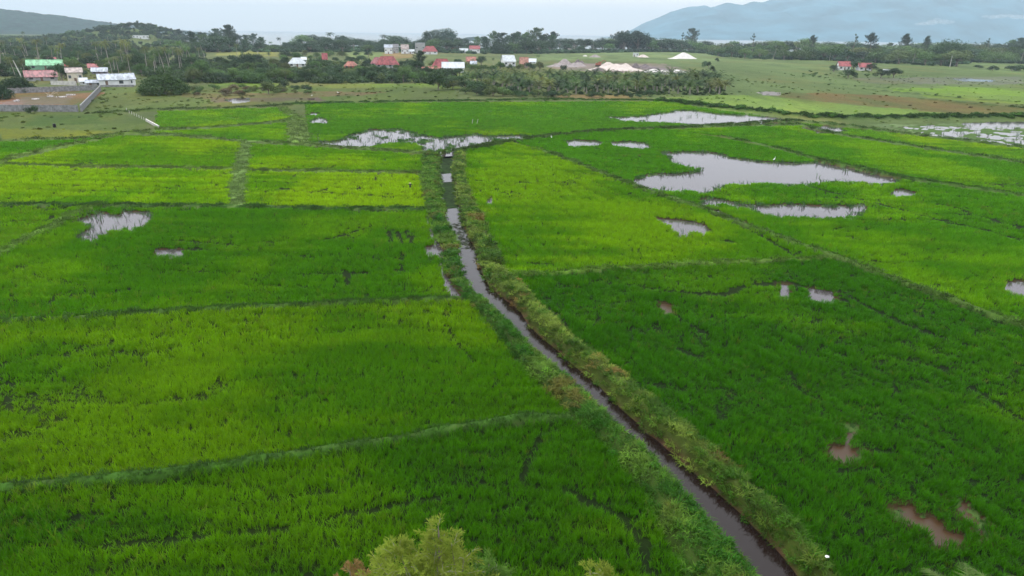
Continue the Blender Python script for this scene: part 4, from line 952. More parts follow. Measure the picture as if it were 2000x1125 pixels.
# named trees of the left
for a in [('palm',216,137,58,'tall coconut palm just behind the white house','olive',1.0,0),('palm',77,124,48,'coconut palm with a pale trunk over the green roof','olive',1.1,1),('palm',220,148,36,'short leafy palm beside the left wing of the white house','olive',1.2,3),
          ('palm',253,128,52,'tall palm with thin trunk right behind the white house','yellow',.9,2),('palm',288,140,50,'yellowish palm left of the big spreading tree top','yellow',.9,3),('palm',303,138,47,'yellowish palm right behind the big spreading tree','yellow',.9,1),
          ('palm',332,140,50,'yellowish palm over the middle of the big spreading tree','yellow',1.0,0),('palm',356,138,42,'yellowish palm over the right side of the big spreading tree','yellow',.9,3),
          ('palm',33,160,50,'leaning palm with a whitish trunk beside the left compound wall','olive',.8,0),('palm',52,158,44,'second leaning palm with a whitish trunk by the faded red roof','olive',.7,2),
          ('palm',464,119,34,'single palm on a thin pole like trunk behind the mid hedges','olive',.8,3),
          ('dome',322,184,58,'big spreading dark tree right of the white house','mid',1.0,0),('dome',36,180,42,'low dark spreading tree over the back wall of the compound','dark',.9,1),('dome',-14,194,54,'dark round tree cut by the left edge of the view','dark',.75,0),
          ('broad',122,160,42,'dark dense tree between the two red roofs and the green roof','dark',.9,1),('broad',484,136,36,'dark round tree standing alone behind the mid hedges','dark',1.0,3),
          ('bush',525,184,26,'rounded olive bush at the front of the olive pasture','olive',1.0,0),('bush',555,172,14,'small dark bush right of the rounded olive bush','dark',1.0,1),('bush',857,176,40,'grey green tree like bush at the right end of the hedge','deep',.9,2),
          ('bush',441,187,13,'low brownish shrub on the dry strip','brown',1.5,0),('bush',57,221,14,'left small green shrub against the front compound wall','deep',.9,1),('bush',70,220,15,'right small green shrub against the front compound wall','deep',.7,2),
          ('casuarina',822,139,38,'dark pointed tree left of the bright red hip roof','dark',1.4,1),('broad',815,142,28,'dark round tree at the foot of the dark pointed one','dark',1.0,0),
          ('bush',1376,132,13,'tiny tree left of the slanted pair on the pasture path','deep',.8,0),('broad',1384,134,16,'upper one of the slanted pair on the pasture path','deep',.8,1),('broad',1391,142,15,'lower one of the slanted pair on the pasture path','dark',.8,2),('broad',1400,121,9,'little tree above the slanted pair on the pasture path','deep',1.0,2),
          ('bush',1100,139,13,'lone small tree in front of the grey sand cone','deep',.9,2)]:
    place(a[0], a[1], a[2], a[3], a[4], a[5], a[6], var=a[7])
# hedges and trees between the left fields and the houses
LH = [(390,'right of the big spreading tree'),(440,'below the lone pole like palm'),(500,'under the dark lone round tree'),(560,'below the white hip roofed house'),(620,'below the red and white gable'),(680,'below the small dark red roof'),(745,'below the large red hip roof'),(800,'left of the bright red roof'),(850,'below the bright red roof'),(885,'below the white roofed house')]
for base0, x0, x1, hm0, hm1, st in ((112,552,730,5,8,22),(121,372,720,5,8,24),(131,372,720,4.5,7,24),(128,780,1060,5,8,26),(141,372,820,4,7,22),(138,905,1065,5,8.5,18),(150,372,900,4,6.5,20),(160,372,850,5,7.5,19)):
    px = x0+random.uniform(0, 10)
    while px < x1:
        base = base0+random.uniform(-3, 2); x, y, _ = at(px, base); m = mpp(x, y); hm = random.uniform(hm0, hm1)
        kind = random.choices(['broad', 'spread', 'bush', 'palm'], [3.2, 2.4, 2.6, .35])[0]
        if kind == 'bush': hm *= .7
        if kind == 'spread': hm *= .8
        tone = random.choice(['dark', 'deep', 'mid', 'olive', 'mid', 'deep'])
        rw = 'in the hedge line along the pasture' if base0 >= 160 else ('just behind the front hedge' if base0 >= 148 else 'among the houses')
        lm = marks(px, LH) if px < 905 else ('left of the sand heaps' if px > 1000 else 'right of the white roofed house')
        place(kind, px, base, hm/m, f"{hword(hm, 4.4, 6.3)} {TONE[tone]} {KINDN[kind][1]} {rw} {lm}", tone, random.uniform(.95, 1.3), 'garden trees and hedges round the houses', force=False)
        px += random.uniform(.7, 1.25)*st
pos = []
for i in range(900):
    a = random.uniform(340, 885); b_ = random.uniform(118, 163); p = at(a, b_)
    if b_ > 138 or not any(c[0]-5 < a < c[2]+5 and c[1] < b_ < c[4]+14 for c in CLEAR): pos.append((p[0], p[1], -.1))
for i in range(1500):
    a = random.uniform(-60, 400); b_ = random.uniform(80, 150); p = at(a, b_)
    if not any(c[0]-8 < a < c[2]+8 and c[1] < b_ < c[4]+18 for c in CLEAR): pos.append((p[0], p[1], -.1))
pos = np.array(pos); n = len(pos)
points_obj('undergrowth', [('scrub', pos, rnd_rot(n, .1), rng.uniform(.8, 2.3, n)[:, None]*np.array([[1, 1, .9]]), np.tile([[.05,.085,.034]], (n, 1))*rng.uniform(.6, 1.5, n)[:, None])], 'tangled low undergrowth between the garden trees and palms', 'undergrowth')
# low shrubs of the dry strip
for i in range(30):
    px = random.uniform(345, 610); base = random.uniform(174, 188)-(px-345)*.012; tone = random.choice(['olive', 'brown', 'mid', 'deep'])
    place('bush', px, base, random.uniform(6, 12), f"{TONE[tone]} low shrub on the dry strip {'left' if px < 440 else ('between' if px < 520 else 'right')} of the rounded olive bush" if not 440 <= px < 520 else f"{TONE[tone]} low shrub on the dry strip between the spreading tree and the olive bush", tone, 1.4, 'shrubs on the dry strip')
# palm plantation
LP = [(950,'behind the shrubby left end'),(1040,'in the left part'),(1130,'in the middle'),(1220,'right of the middle'),(1310,'in the right part'),(1390,'at the right end')]
for j, base0 in enumerate((162, 167, 172, 177, 183)):
    px = (905, 915, 960, 985, 1010)[j]+random.uniform(0, 10); xe = (1400, 1402, 1412, 1420, 1424)[j]
    while px < xe:
        hp = random.uniform(20, 27); tone = random.choice(['olive', 'deep', 'mid', 'yellow', 'deep', 'mid', 'dark', 'deep'])
        place('young_palm', px, base0+random.uniform(-1.5, 1.5), hp, f"{TONE[tone]} short palm {('in the back row', 'in the second row', 'in the third row', 'in the fourth row', 'in the front row')[j]} {marks(px, LP)} of the palm plantation", tone, random.uniform(.85, 1.1), 'short palms of the plantation')
        px += random.uniform(15, 24)
pos = []
for i in range(420):
    a = random.uniform(930, 1415); p = at(a, random.uniform(163, 186)); pos.append((p[0], p[1], -.1))
pos = np.array(pos); n = len(pos)
points_obj('undergrowth', [('scrub', pos, rnd_rot(n, .1), rng.uniform(.35, .8, n)[:, None]*np.array([[1, 1, 1.0]]), np.tile([[.045,.08,.026]], (n, 1))*rng.uniform(.6, 1.5, n)[:, None])], 'dark low growth between the short palms of the plantation', 'undergrowth')
for i in range(34):
    px = random.uniform(882, 1100) if i < 24 else random.uniform(1100, 1290); base = random.uniform(172, 190) if px < 1010 else random.uniform(186, 191)
    tone = random.choice(['deep', 'mid', 'dark', 'olive']); hp = random.uniform(14, 24) if px < 1010 else random.uniform(8, 14)
    if px < 905: base = random.uniform(165, 175)
    place('bush', px, base, hp, f"{hword(hp, 12, 18)} {TONE[tone]} bush at the {'shrubby left end' if px < 1010 else ('front edge left of centre' if px < 1150 else 'front edge right of centre')} of the palm plantation", tone, 1.25, 'bushes round the palm plantation')
for a in [(1628,141,16,'dark'),(1656,152,20,'dark'),(1667,152,13,'deep'),(1720,153,22,'dark'),(1745,152,22,'dark'),(1666,137,20,'dark'),(1702,139,18,'dark'),(1911,134,8,'dark'),(1938,139,11,'dark'),(1975,139,13,'dark'),(1992,139,13,'deep'),(2012,139,12,'dark')]:
    px = a[0]; l = {1628:'dark tree at the left gable of the left farmhouse',1656:'taller dark tree in the grass below the left farmhouse',1667:'small rounded tree just right of the taller dark one below the farmhouse',1720:'left one of the two dark trees right of the farmhouses',1745:'right one of the two dark trees right of the farmhouses',1666:'dark tree between the two farmhouses',1702:'dark tree touching the right end of the right farmhouse',1911:'small dark bush alone on the far right pasture',1938:'paler round bush beside the small lone one at far right'}.get(px, 'dark bush in the clump at the far right edge')
    place('broad' if px < 1760 else 'bush', px, a[1], a[2], l, a[3], 1.35 if px < 1760 else 1.5, None if px < 1960 else 'bushes in the far right clump')
for i in range(26):
    px = random.uniform(1560, 1730); place('bush', px, 143+random.uniform(-3, 9), random.uniform(2.5, 5), 'tiny garden shrub in the grass plot round the farmhouses', 'mid', 1.3, 'tiny shrubs round the farmhouses')
# ------------------------------------------------------------------ buildings
def roof_mat(name, c, worn=.4):
    m, t, b = mat(name, rough=.45, spec=.4); c = np.array(c)
    noise_mix(t, b, c*(1-worn), np.clip(c*(1+worn*.6), 0, .95), .9, bump=0, stretch=(1, .35, 1), lo=.4, hi=.6)
    tc = N(t, 'ShaderNodeTexCoord'); wv = N(t, 'ShaderNodeTexWave'); wv.inputs['Scale'].default_value = 1.6; t.links.new(tc.outputs['Object'], wv.inputs[0])
    bp = N(t, 'ShaderNodeBump'); bp.inputs['Strength'].default_value = .5; bp.inputs['Distance'].default_value = .06; t.links.new(wv.outputs[0], bp.inputs['Height']); t.links.new(bp.outputs[0], b.inputs['Normal']); return m
RM = {'red': roof_mat('red_roof', (.27,.055,.06)), 'faded': roof_mat('faded_red_roof', (.26,.09,.10), .5), 'green': roof_mat('green_roof', (.13,.38,.19)), 'grey': roof_mat('grey_metal_roof', (.34,.38,.45)), 'white': roof_mat('white_metal_roof', (.50,.54,.57), .15), 'rust': roof_mat('rusty_roof', (.30,.10,.07), .5), 'dark': roof_mat('dark_roof', (.12,.12,.13)), 'pink': roof_mat('pinkish_roof', (.34,.28,.26)), 'orange': roof_mat('orange_roof', (.30,.14,.10))}
WM = {'white': simple('white_wall', (.68,.69,.70), .8, .08, .5, 0), 'cream': simple('cream_wall', (.58,.52,.42), .8, .12, .5, 0), 'grey': simple('grey_wall', (.34,.34,.34), .85, .2, .8, .1), 'green': simple('green_wall', (.22,.42,.28), .8, .15, .5, 0), 'red': simple('red_wall', (.42,.12,.08), .8, .2, .6, 0), 'purple': simple('purple_grey_wall', (.26,.22,.27), .8, .2, .6, 0), 'brown': simple('brown_wall', (.25,.19,.16), .8, .2, .6, 0), 'pale': simple('pale_plaster_wall', (.60,.62,.62), .8, .15, .6, 0)}
M_glass, _, b = mat('window_glass', (.05,.06,.07), .15, spec=.5)
M_frame = simple('window_frame', (.30,.30,.30), .6, .1, 1, 0); M_door = simple('door_wood', (.16,.10,.07), .6, .2, 2, 0)
def roof_mesh(kind, w, d, z, rh, ov=.45, th=.12):
    W2, D2 = w/2+ov, d/2+ov; e = -ov*rh/(d/2)
    mb = MB()
    for s, off in ((1, 0),):
        top = [(-W2,-D2,z+e),(W2,-D2,z+e),(W2,D2,z+e),(-W2,D2,z+e)]
        rx = W2 if kind == 'gable' else max(W2-D2*.95, .15)
        rg = [(-rx,0,z+rh),(rx,0,z+rh)]
    lo = [(a, b_, c-th) for a, b_, c in top]; rl = [(a, b_, c-th) for a, b_, c in rg]
    mb.add(top+rg+lo+rl, [(0,1,5,4),(2,3,4,5),(6,10,11,7),(8,11,10,9),(0,6,7,1),(2,8,9,3)]+([(1,2,5),(3,0,4),(7,11,8),(9,10,6),(1,7,8,2),(3,9,6,0)] if kind == 'hip' else [(1,7,11,5),(5,11,8,2),(0,4,10,6),(4,3,9,10)]))
    return mb
def house(px, base, wpx, toppx, label, name='house', d=7.0, roof='gable', rc='grey', wc='white', yaw=0.0, rfrac=.42, nwin=2, group=None, xyz=None, cat='house', door=True):
    if xyz is None: p = at(px, base); x, y = p[0], p[1]; z = gh(x, y)
    else: x, y, z = xyz
    m = mpp(x, y); bear = -math.atan2(x, y); w = wpx*m/max(.6, math.cos(yaw)); H = (base-toppx)*m*1.0; rh = H*rfrac; wh = H-rh
    y2 = y+d/2*math.cos(bear); x2 = x+d/2*-math.sin(bear)*-1*0+x*0+ (d/2)*math.sin(-bear)
    e = link(name, None, loc=(x2 if False else x+(d/2)*x/np.hypot(x, y), y+(d/2)*y/np.hypot(x, y), z), rz=bear+yaw); tag(e, label, cat, group)
    mb = MB(); hw, hd = w/2, d/2; zb = -.6
    if roof == 'gable':
        r2 = rh-.02
        mb.add([(-hw,-hd,zb),(hw,-hd,zb),(hw,hd,zb),(-hw,hd,zb),(-hw,-hd,wh),(hw,-hd,wh),(hw,hd,wh),(-hw,hd,wh),(-hw,0,wh+r2-.15),(hw,0,wh+r2-.15)],
               [(0,1,5,4),(2,3,7,6),(1,2,6,9,5),(3,0,4,8,7),(3,2,1,0)])
    else: mb.box((0, 0, (wh+zb)/2), (w, d, wh-zb))
    mb.build('wall', WM[wc], e)
    if roof == 'flat':
        rb = MB(); rb.box((0, 0, wh+.1), (w+.6, d+.6, .2)); rb.build('roof', RM[rc], e)
    else:
        rf = roof_mesh(roof, w, d, wh, rh).build('roof', RM[rc], e)
        rc_ = MB(); rx = w/2+.4 if roof == 'gable' else max(w/2+.45-(d/2+.45)*.95, .15)
        rc_.tube([(-rx, 0, wh+rh+.02), (rx, 0, wh+rh+.02)], [.09, .09], 6); rc_.build('ridge_cap', RM[rc], rf)
    n = nwin
    for i in range(n+1 if door else n):
        cx = -hw+w*(i+.5)/(n+1 if door else n); ww, wz = min(1.4, w*.16), min(1.1, wh*.4)
        if door and i == n//2:
            db = MB(); db.box((cx, -hd-.03, min(1.0, wh*.4)), (min(.95, w*.2), .09, min(2.0, wh*.8))); dr = db.build('door', M_door, e)
            kb = MB(); kb.box((cx+min(.95, w*.2)*.35, -hd-.1, min(1.0, wh*.4)), (.06, .06, .14)); kb.build('handle', M_frame, dr)
        else:
            fb = MB(); zc = wh*.55; fb.box((cx, -hd-.02, zc), (ww+.16, .08, wz+.16)); fr = fb.build('window', M_frame, e)
            pb = MB(); pb.box((cx, -hd-.045, zc), (ww, .06, wz)); pb.build('pane', M_glass, fr)
    if w > 4:
        fb = MB(); fb.box((hw+.02, 0, wh*.55), (.08, 1.3, min(1.1, wh*.4))); fr = fb.build('window', M_frame, e)
        pb = MB(); pb.box((hw+.045, 0, wh*.55), (.06, 1.1, min(1.0, wh*.35))); pb.build('pane', M_glass, fr)
    return e
house(223,168,50,146,'white house front wing with pale grey metal roof beside the big tree',d=7,rc='grey',wc='white',yaw=.05,nwin=1)
h2 = house(256,167,13,145,'small white side wing with gable facing forward behind the white house',d=9,rc='grey',wc='white',yaw=.1,nwin=1,door=False)
house(91,136,60,118,'house with a bright green metal roof and green walls',d=9,rc='green',wc='green',yaw=-.06,rfrac=.5)
house(82,158,52,139,'long house with faded pinkish red roof left of the dark tree',d=8,rc='faded',wc='grey',yaw=.03,rfrac=.55)
house(103,127,14,113,'tiny red roof peeping over the green roof',rc='red',wc='brown',d=6)
house(137,136,14,118,'small tall red roofed house right of the green roof',rc='red',wc='brown',d=6,rfrac=.6)
house(183,136,17,125,'small bright red roof behind the grey sheet roof',rc='red',wc='cream',d=6,rfrac=.6)
house(196,144,26,133,'house with a flat pale grey sheet roof and purple grey walls',rc='grey',wc='purple',d=6,rfrac=.55,yaw=-.1)
house(149,162,26,134,'cream plastered house half hidden by shrubs right of the dark tree',rc='pink',wc='cream',d=5,rfrac=.25)
house(164,166,12,153,'tiny white shed left of the white house',name='shed',cat='shed',rc='white',wc='white',d=4,nwin=1,door=False)
house(185,168,26,157,'low grey roofed shelter left of the white house',name='shed',cat='shed',rc='grey',wc='grey',d=4,nwin=1,rfrac=.35)
q = at_depth(274, 69, 1085); house(274,69,29,62.5,'long white building on the slope of the wooded knoll',name='long_building',cat='building',rc='white',wc='white',d=9,roof='flat',nwin=4,rfrac=.05,xyz=(q[0],1085,gh(q[0],1085)))
house(376,84,10,77,'tiny white roofed house in the trees right of the knoll',rc='white',wc='white',d=6,nwin=1)
house(581,131,32,114,'small house with white hipped roof among the hedges',roof='hip',rc='white',wc='pale',d=6,rfrac=.55,nwin=2)
house(594,122,9,112,'pale roof corner behind the white hip roofed house',rc='white',wc='pale',d=5,nwin=1)
house(635,122,9,105,'narrow red and white gabled house behind a dark tree',rc='red',wc='white',d=5,nwin=1,rfrac=.6)
house(686,136,25,121,'low house with dark red roof left of the large red roof',roof='hip',rc='rust',wc='red',d=4.5,rfrac=.45)
house(757,133,44,111.5,'large house with wide red hipped roof',roof='hip',rc='red',wc='grey',d=6.5,rfrac=.62,nwin=3)
house(737,131,24,113,'purple grey faded roof wing at the left of the large red roof',roof='hip',rc='faded',wc='purple',d=5.5,rfrac=.55)
house(759,105,15,88,'white two storey house at the left of the far row',rc='grey',wc='white',d=7,rfrac=.3)
house(773,104,11,87,'dark grey house between the white ones in the far row',rc='dark',wc='grey',d=7,rfrac=.3,nwin=1)
house(791,105,14,88,'pale pink roofed white house in the far row',rc='pink',wc='white',d=7,rfrac=.45)
house(804,105,10,97,'low white annex right of the pale pink roof',rc='white',wc='white',d=5,nwin=1)
house(821,104,19,84,'tall grey house with flat roof left of the red roof in the far row',rc='grey',wc='grey',d=8,roof='flat',rfrac=.06,nwin=2)
house(840,106,29,91,'white walled house with red hipped roof in the far row',rc='red',wc='white',d=8,roof='hip',rfrac=.6)
house(884,99,12,92,'tiny brownish roof right of the far red roof',rc='rust',wc='brown',d=5,nwin=1)
house(906,104,16,95,'low white roofed house at the left of the far right pair',rc='white',wc='pale',d=6,nwin=1,rfrac=.6)
house(927,104,20,90,'white house topped with a small red roof at the end of the far row',rc='red',wc='white',d=7,rfrac=.4)
house(863,139,40,116.5,'large house with vivid red hipped roof',roof='hip',rc='red',wc='grey',d=6,rfrac=.62,nwin=2)
house(846,140,38,130,'low lean-to with red walls below the vivid red roof',name='annex',cat='annex',rc='rust',wc='red',d=4,rfrac=.3,nwin=2,xyz=(at(846,140)[0],at(846,140)[1]-5,0))
house(886,141,42,122,'pale house with bluish white metal roof beside the vivid red roof',rc='white',wc='pale',d=7,rfrac=.5,nwin=3,xyz=(at(886,141)[0],at(886,141)[1]-3,0))
house(920,130,18,112,'narrow brown house right of the white roofed one',rc='rust',wc='brown',d=6,rfrac=.4,nwin=1)
house(925,133,11,120,'small purple grey house in front of the narrow brown one',rc='grey',wc='purple',d=5,rfrac=.4,nwin=1)
house(992,130,22,109,'white gabled house facing forward between dark trees',rc='white',wc='white',d=8,rfrac=.5,nwin=2,yaw=.35)
house(1023,133,16,113,'small orange roofed house behind the trees left of the sand',rc='orange',wc='brown',d=6,rfrac=.55)
house(1040,124,13,115,'small white roof left of the grey sand cone',rc='white',wc='pale',d=6,rfrac=.6,nwin=1)
house(1117,97,22,86,'house with pinkish roof inside the shore belt',rc='pink',wc='cream',d=8,rfrac=.5,roof='hip')
house(1646,137,20,121,'left farmhouse with red roof and white gable on the far pasture',rc='red',wc='white',d=8,rfrac=.5,yaw=.3)
house(1686,138,22,124,'right farmhouse with red roof and low white porch on the far pasture',rc='red',wc='white',d=8,rfrac=.5,yaw=.35)
house(1731,141,11,136,'low white shed between the two dark trees right of the farmhouses',name='shed',cat='shed',rc='white',wc='white',d=3,nwin=0,rfrac=.3)
house(1821,118,10,111,'small white far shed in front of the belt under the mountain',name='shed',cat='shed',rc='white',wc='white',d=4,nwin=1)
house(1777,112,8,105,'tiny cream house deep in the right belt',rc='pink',wc='cream',d=5,nwin=1)
house(1946,112,14,104,'reddish roofed house deep in the belt at far right',rc='faded',wc='cream',d=6,nwin=1)
house(1967,117,12,107,'pinkish house front in the belt at far right',rc='faded',wc='pale',d=6,nwin=1)
house(1241.5,110.5,11,103.5,'white box shaped cabin among the far sand heaps',name='cabin',cat='cabin',rc='white',wc='white',d=4,roof='flat',rfrac=.08,nwin=1)

# ------------------------------------------------------------------ walled compound
M_block = simple('concrete_block', (.24,.24,.245), .9, .3, 1.2, .4)
def wall_run(name, a, b_, h, label, th=.2, posts=True, m=M_block, cat='wall', group=None, step=3.2):
    p, q = at(*a)[:2], at(*b_)[:2]; L = np.hypot(*(q-p)); ang = math.atan2(q[1]-p[1], q[0]-p[0]); z = gh(p[0], p[1])
    e = link(name, None, loc=(p[0], p[1], z), rz=ang); tag(e, label, cat, group)
    mb = MB(); mb.box((L/2, 0, h/2-.3), (L, th, h+.6)); mb.build('panel', m, e)
    cp = MB(); cp.box((L/2, 0, h+.04), (L, th+.1, .08)); cp.build('coping', m, e)
    if posts:
        n = max(2, int(L/step)+1)
        for i in range(n):
            pb = MB(); pb.box((0, 0, h/2-.2), (.34, .34, h+.62)); o = pb.build('post', m, e); o.location = (L*i/(n-1), 0, 0)
    return e
hc = 1.75
wall_run('block_wall', (-60,217), (152,218.5), hc, 'front concrete block wall of the bare compound')
wall_run('block_wall', (159,218.5), (197,177), hc, 'right hand side wall of the bare compound, lightest grey')
wall_run('block_wall', (14,183), (190,176), hc, 'back block wall of the bare compound with dark stains')
M_plast = simple('plaster', (.55,.53,.50), .85, .15, 1, .2)
wall_run('garden_wall', (100,166), (150,167), 1.6, 'pale garden wall behind the back of the compound', posts=False, m=M_plast)
wall_run('garden_wall', (196,170), (262,169.5), .7, 'low grey wall in front of the white house', posts=False)
wall_run('low_wall', (286,237), (310,250), .5, 'low pale wall beside the short field track at left', posts=True, m=M_plast, step=2.5)
# posts of the old fence going up from it
for i in range(9):
    t_ = i/8; p = at(248+38*t_, 219+18*t_); pb = MB(); pb.tube([(0,0,-.2),(.02,0,.8)], [.07,.06], 6)
    o = pb.build('fence_post', M_plast, loc=(p[0], p[1], gh(p[0], p[1]))); tag(o, 'short pale post in the row above the low pale wall', 'post', 'row of short pale fence posts')
# rubble inside the compound
def rubble(px, base, w, h, n, m, name, label, cat, seed, group=None):
    r_ = np.random.default_rng(seed); x, y, _ = at(px, base); s = mpp(x, y); mb = MB()
    for i in range(n):
        a = r_.normal(0, w*s*.22); b_ = r_.normal(0, w*s*.3); hh = h*s*r_.uniform(.3, 1); mb.box((a, b_, hh*.3), (r_.uniform(.3, 1.2), r_.uniform(.2, .9), hh), r_.uniform(0, 3))
    o = mb.build(name, m, loc=(x, y, gh(x, y))); tag(o, label, cat, group); return o
M_rub = simple('broken_concrete', (.50,.47,.46), .9, .3, 2, .3); M_timber = simple('timber', (.42,.34,.25), .8, .3, 3, .2)
for i, (px, by, w, h, n, l) in enumerate([(100,189,10,3,14,'low pile of pale rubble near the middle of the compound'),(122,190,14,3,18,'scattered white slabs right of the rubble pile in the compound'),(70,194,14,2.5,16,'flat scatter of broken concrete at the left of the compound'),(140,186,12,3,12,'grey heap against the back right corner of the compound'),(33,198,6,5,8,'grey block stack near the front left of the compound')]):
    rubble(px, by, w, h, n, M_rub, 'rubble_pile', l, 'rubble', 400+i, 'rubble piles in the compound')
tb = MB(); r_ = random.Random(4)
for i in range(12): tb.tube([(r_.uniform(-2,2), r_.uniform(-1.5,1.5), 0), (r_.uniform(-2,2), r_.uniform(-1.5,1.5), r_.uniform(.6,1.5))], [.06,.05], 5)
p = at(101, 186); o = tb.build('timber_stack', M_timber, loc=(p[0], p[1], 0)); tag(o, 'loose leaning timber poles in the middle of the compound', 'timber')

# ------------------------------------------------------------------ sand works
def heap(peaks, label, m, name='sand_pile', cat='sand pile', seed=0, group='sand and gravel heaps'):
    """peaks: px, base, width px, height px in the photograph; one heap"""
    px0 = sum(p[0] for p in peaks)/len(peaks); b0 = peaks[0][1]; x0, y0, _ = at(px0, b0); s = mpp(x0, y0)
    ext = max(abs(p[0]-px0)+p[2]*.62 for p in peaks)*s; n = 46
    X, Y = np.meshgrid(np.linspace(-ext, ext, n), np.linspace(-ext*.7, ext*.7, n)); Z = np.full(X.shape, -.5)
    for px, bs, w, h in peaks:
        cx = (px-px0)*s; rr_ = np.hypot(X-cx, (Y)*1.15+.02*w*np.sin(px)); rr_ = rr_*(1+.22*(fbm(X+seed*9, Y, w*s*.3, 3, seed)-.5))
        Z = np.maximum(Z, h*s*(1-rr_/(w*s*.5)))
    Z = np.minimum(Z, Z.max()*.88)+(fbm(X, Y, 1.6, 3, seed+3)-.5)*.25*(Z > 0)
    v = np.stack([X.ravel(), Y.ravel(), Z.ravel()], -1); a = np.arange(n-1)[:, None]*n+np.arange(n-1)[None]
    o = link(name, mesh_np(name, v, np.stack([a, a+1, a+n+1, a+n], -1).reshape(-1, 4), m, True), loc=(x0, y0+ext*.5, gh(x0, y0)-.1), rz=-math.atan2(x0, y0)); tag(o, label, cat, group)
M_sand = simple('pinkish_sand', (.46,.40,.37), .95, .14, .5, .5, .1, .2); M_gsand = simple('grey_sand', (.25,.22,.215), .95, .2, .5, .5, .1, .2); M_wsand = simple('white_sand', (.52,.50,.48), .95, .1, .5, .3, .1, .2); M_dsand = simple('dark_spoil', (.13,.11,.11), .95, .3, .5, .5, .1, .2)
heap([(1192,138,50,17),(1226,138,50,14),(1208,139,112,12)], 'long pinkish sand heap with two peaks', M_sand, seed=1)
heap([(1104,131,44,17),(1100,131,66,8)], 'grey pink sand cone left of the others', M_gsand, seed=2)
heap([(1131,130,36,10),(1122,130,46,7)], 'darker grey heap right of the grey pink cone', M_gsand, seed=3)
heap([(1129,124,16,9),(1136,124,14,6)], 'small dark tip behind the darker grey heap', M_dsand, name='spoil_heap', cat='spoil heap', seed=4)
heap([(1244,134,22,12),(1262,134,34,9)], 'dark brown spoil heap right of the two peaked sand', M_dsand, name='spoil_heap', cat='spoil heap', seed=5)
heap([(1280,137,50,6),(1300,137,50,4)], 'low dark spoil tail fading right of the brown spoil heap', M_dsand, name='spoil_heap', cat='spoil heap', seed=6)
heap([(1280,141,36,6),(1300,141,40,4)], 'low white sand bank in front of the dark spoil', M_wsand, seed=7)
heap([(1322,142,44,7)], 'right hand low white sand bank', M_wsand, seed=8)
heap([(1338,115,46,13),(1345,115,40,10)], 'bright far sand cone standing alone on the pasture', M_wsand, seed=9)
heap([(1316,115,22,3)], 'flat white sand tail left of the bright far cone', M_wsand, seed=10)
heap([(1257,112,26,6)], 'small far sand heap right of the white cabin', M_sand, seed=11)
heap([(1163,112,26,6)], 'far grey gravel heap', M_gsand, seed=12)
heap([(1143,110,11,3)], 'tiny far white sand heap', M_wsand, seed=13)
heap([(1088,130,22,5),(1112,131,24,5)], 'pale sand apron in front of the grey pink cone', M_wsand, seed=14)
heap([(1170,138,30,7)], 'low dark spoil left of the two peaked sand', M_dsand, name='spoil_heap', cat='spoil heap', seed=15)
# excavator
M_rust = simple('rusty_red_paint', (.30,.10,.06), .6, .3, 3, .1); M_blk = simple('black_rubber', (.03,.03,.03), .7, .2, 3, .1)
p = at(1169, 130); e = link('excavator', None, loc=(p[0], p[1], 0), rz=.3); tag(e, 'rusty red excavator behind the dark spoil left of the big sand heap', 'excavator')
for s in (-1, 1):
    mb = MB(); mb.box((0, s*1.2, .45), (3.8, .6, .8)); mb.tube([(-1.9, s*1.2, .45-.0), (-1.9, s*1.2+.01, .46)], [.3, .3]); mb.build('track', M_blk, e)
mb = MB(); mb.box((-.3, 0, 1.6), (3.4, 2.4, 1.2)); mb.box((-1.5, 0, 2.3), (1.2, 2.2, .5)); mb.build('body', M_rust, e)
mb = MB(); mb.box((.9, .7, 2.6), (1.3, .9, 1.5)); c = mb.build('cab', M_rust, e); mb = MB(); mb.box((.95, .69, 2.75), (1.34, .8, .8)); mb.build('pane', M_glass, c)
mb = MB(); mb.tube([(1.2,-.3,2.0),(3.2,-.3,4.4),(4.8,-.3,4.2)], [.28,.26,.2], 6); bm_ = mb.build('boom', M_rust, e); mb = MB(); mb.tube([(4.8,-.3,4.2),(5.6,-.3,1.8)], [.2,.15], 6); mb.build('stick', M_rust, bm_)
mb = MB(); mb.box((5.5,-.3,1.4), (.9,1.0,.9)); mb.build('bucket', M_rust, e)

# ------------------------------------------------------------------ poles, birds, small things
M_pole = simple('pale_pole', (.5,.49,.46), .8, .15, 2, 0); M_black = simple('black_plastic', (.02,.02,.022), .5, .2, 2, 0); M_feather = simple('white_feather', (.8,.8,.78), .8, .05, 9, 0)
def pole(px, base, top, label, name='utility_pole', cat='pole', r=.12, arm=True, lean=0, group=None):
    x, y, _ = at(px, base); h = (base-top)*mpp(x, y); e = link(name, None, loc=(x, y, gh(x, y))); tag(e, label, cat, group)
    mb = MB(); mb.tube([(0,0,-.4),(lean*.5,0,h*.5),(lean,0,h)], [r*1.3, r*1.1, r*.8], 8); s = mb.build('shaft', M_pole, e)
    if arm:
        mb = MB(); mb.box((lean, 0, h-.5), (1.6, .12, .12)); mb.build('crossarm', M_pole, e)
        for k in (-.7, 0, .7): mb = MB(); mb.tube([(lean+k,0,h-.44),(lean+k,0,h-.2)], [.05,.07], 6); mb.build('insulator', M_plast, e)
pole(155,167,145,'thin pale utility pole at the back wall of the compound', r=.11)
pole(1620,118,100,'utility pole at the edge of the right belt left of the farmhouses', r=.2)
pole(1855,131,110,'utility pole standing before the big rounded dark tree', r=.2)
pole(1952,121,100,'utility pole near the reddish roofs at far right', r=.2)
pole(400,118,100,'utility pole behind the hedges under the left feathery belt', r=.16)
pole(505,118,101,'utility pole above the dark lone round tree', r=.16)
pole(201,78,49,'tall white mast in the trees left of the knoll', name='mast', cat='mast', r=.45, arm=False, lean=-1.0)
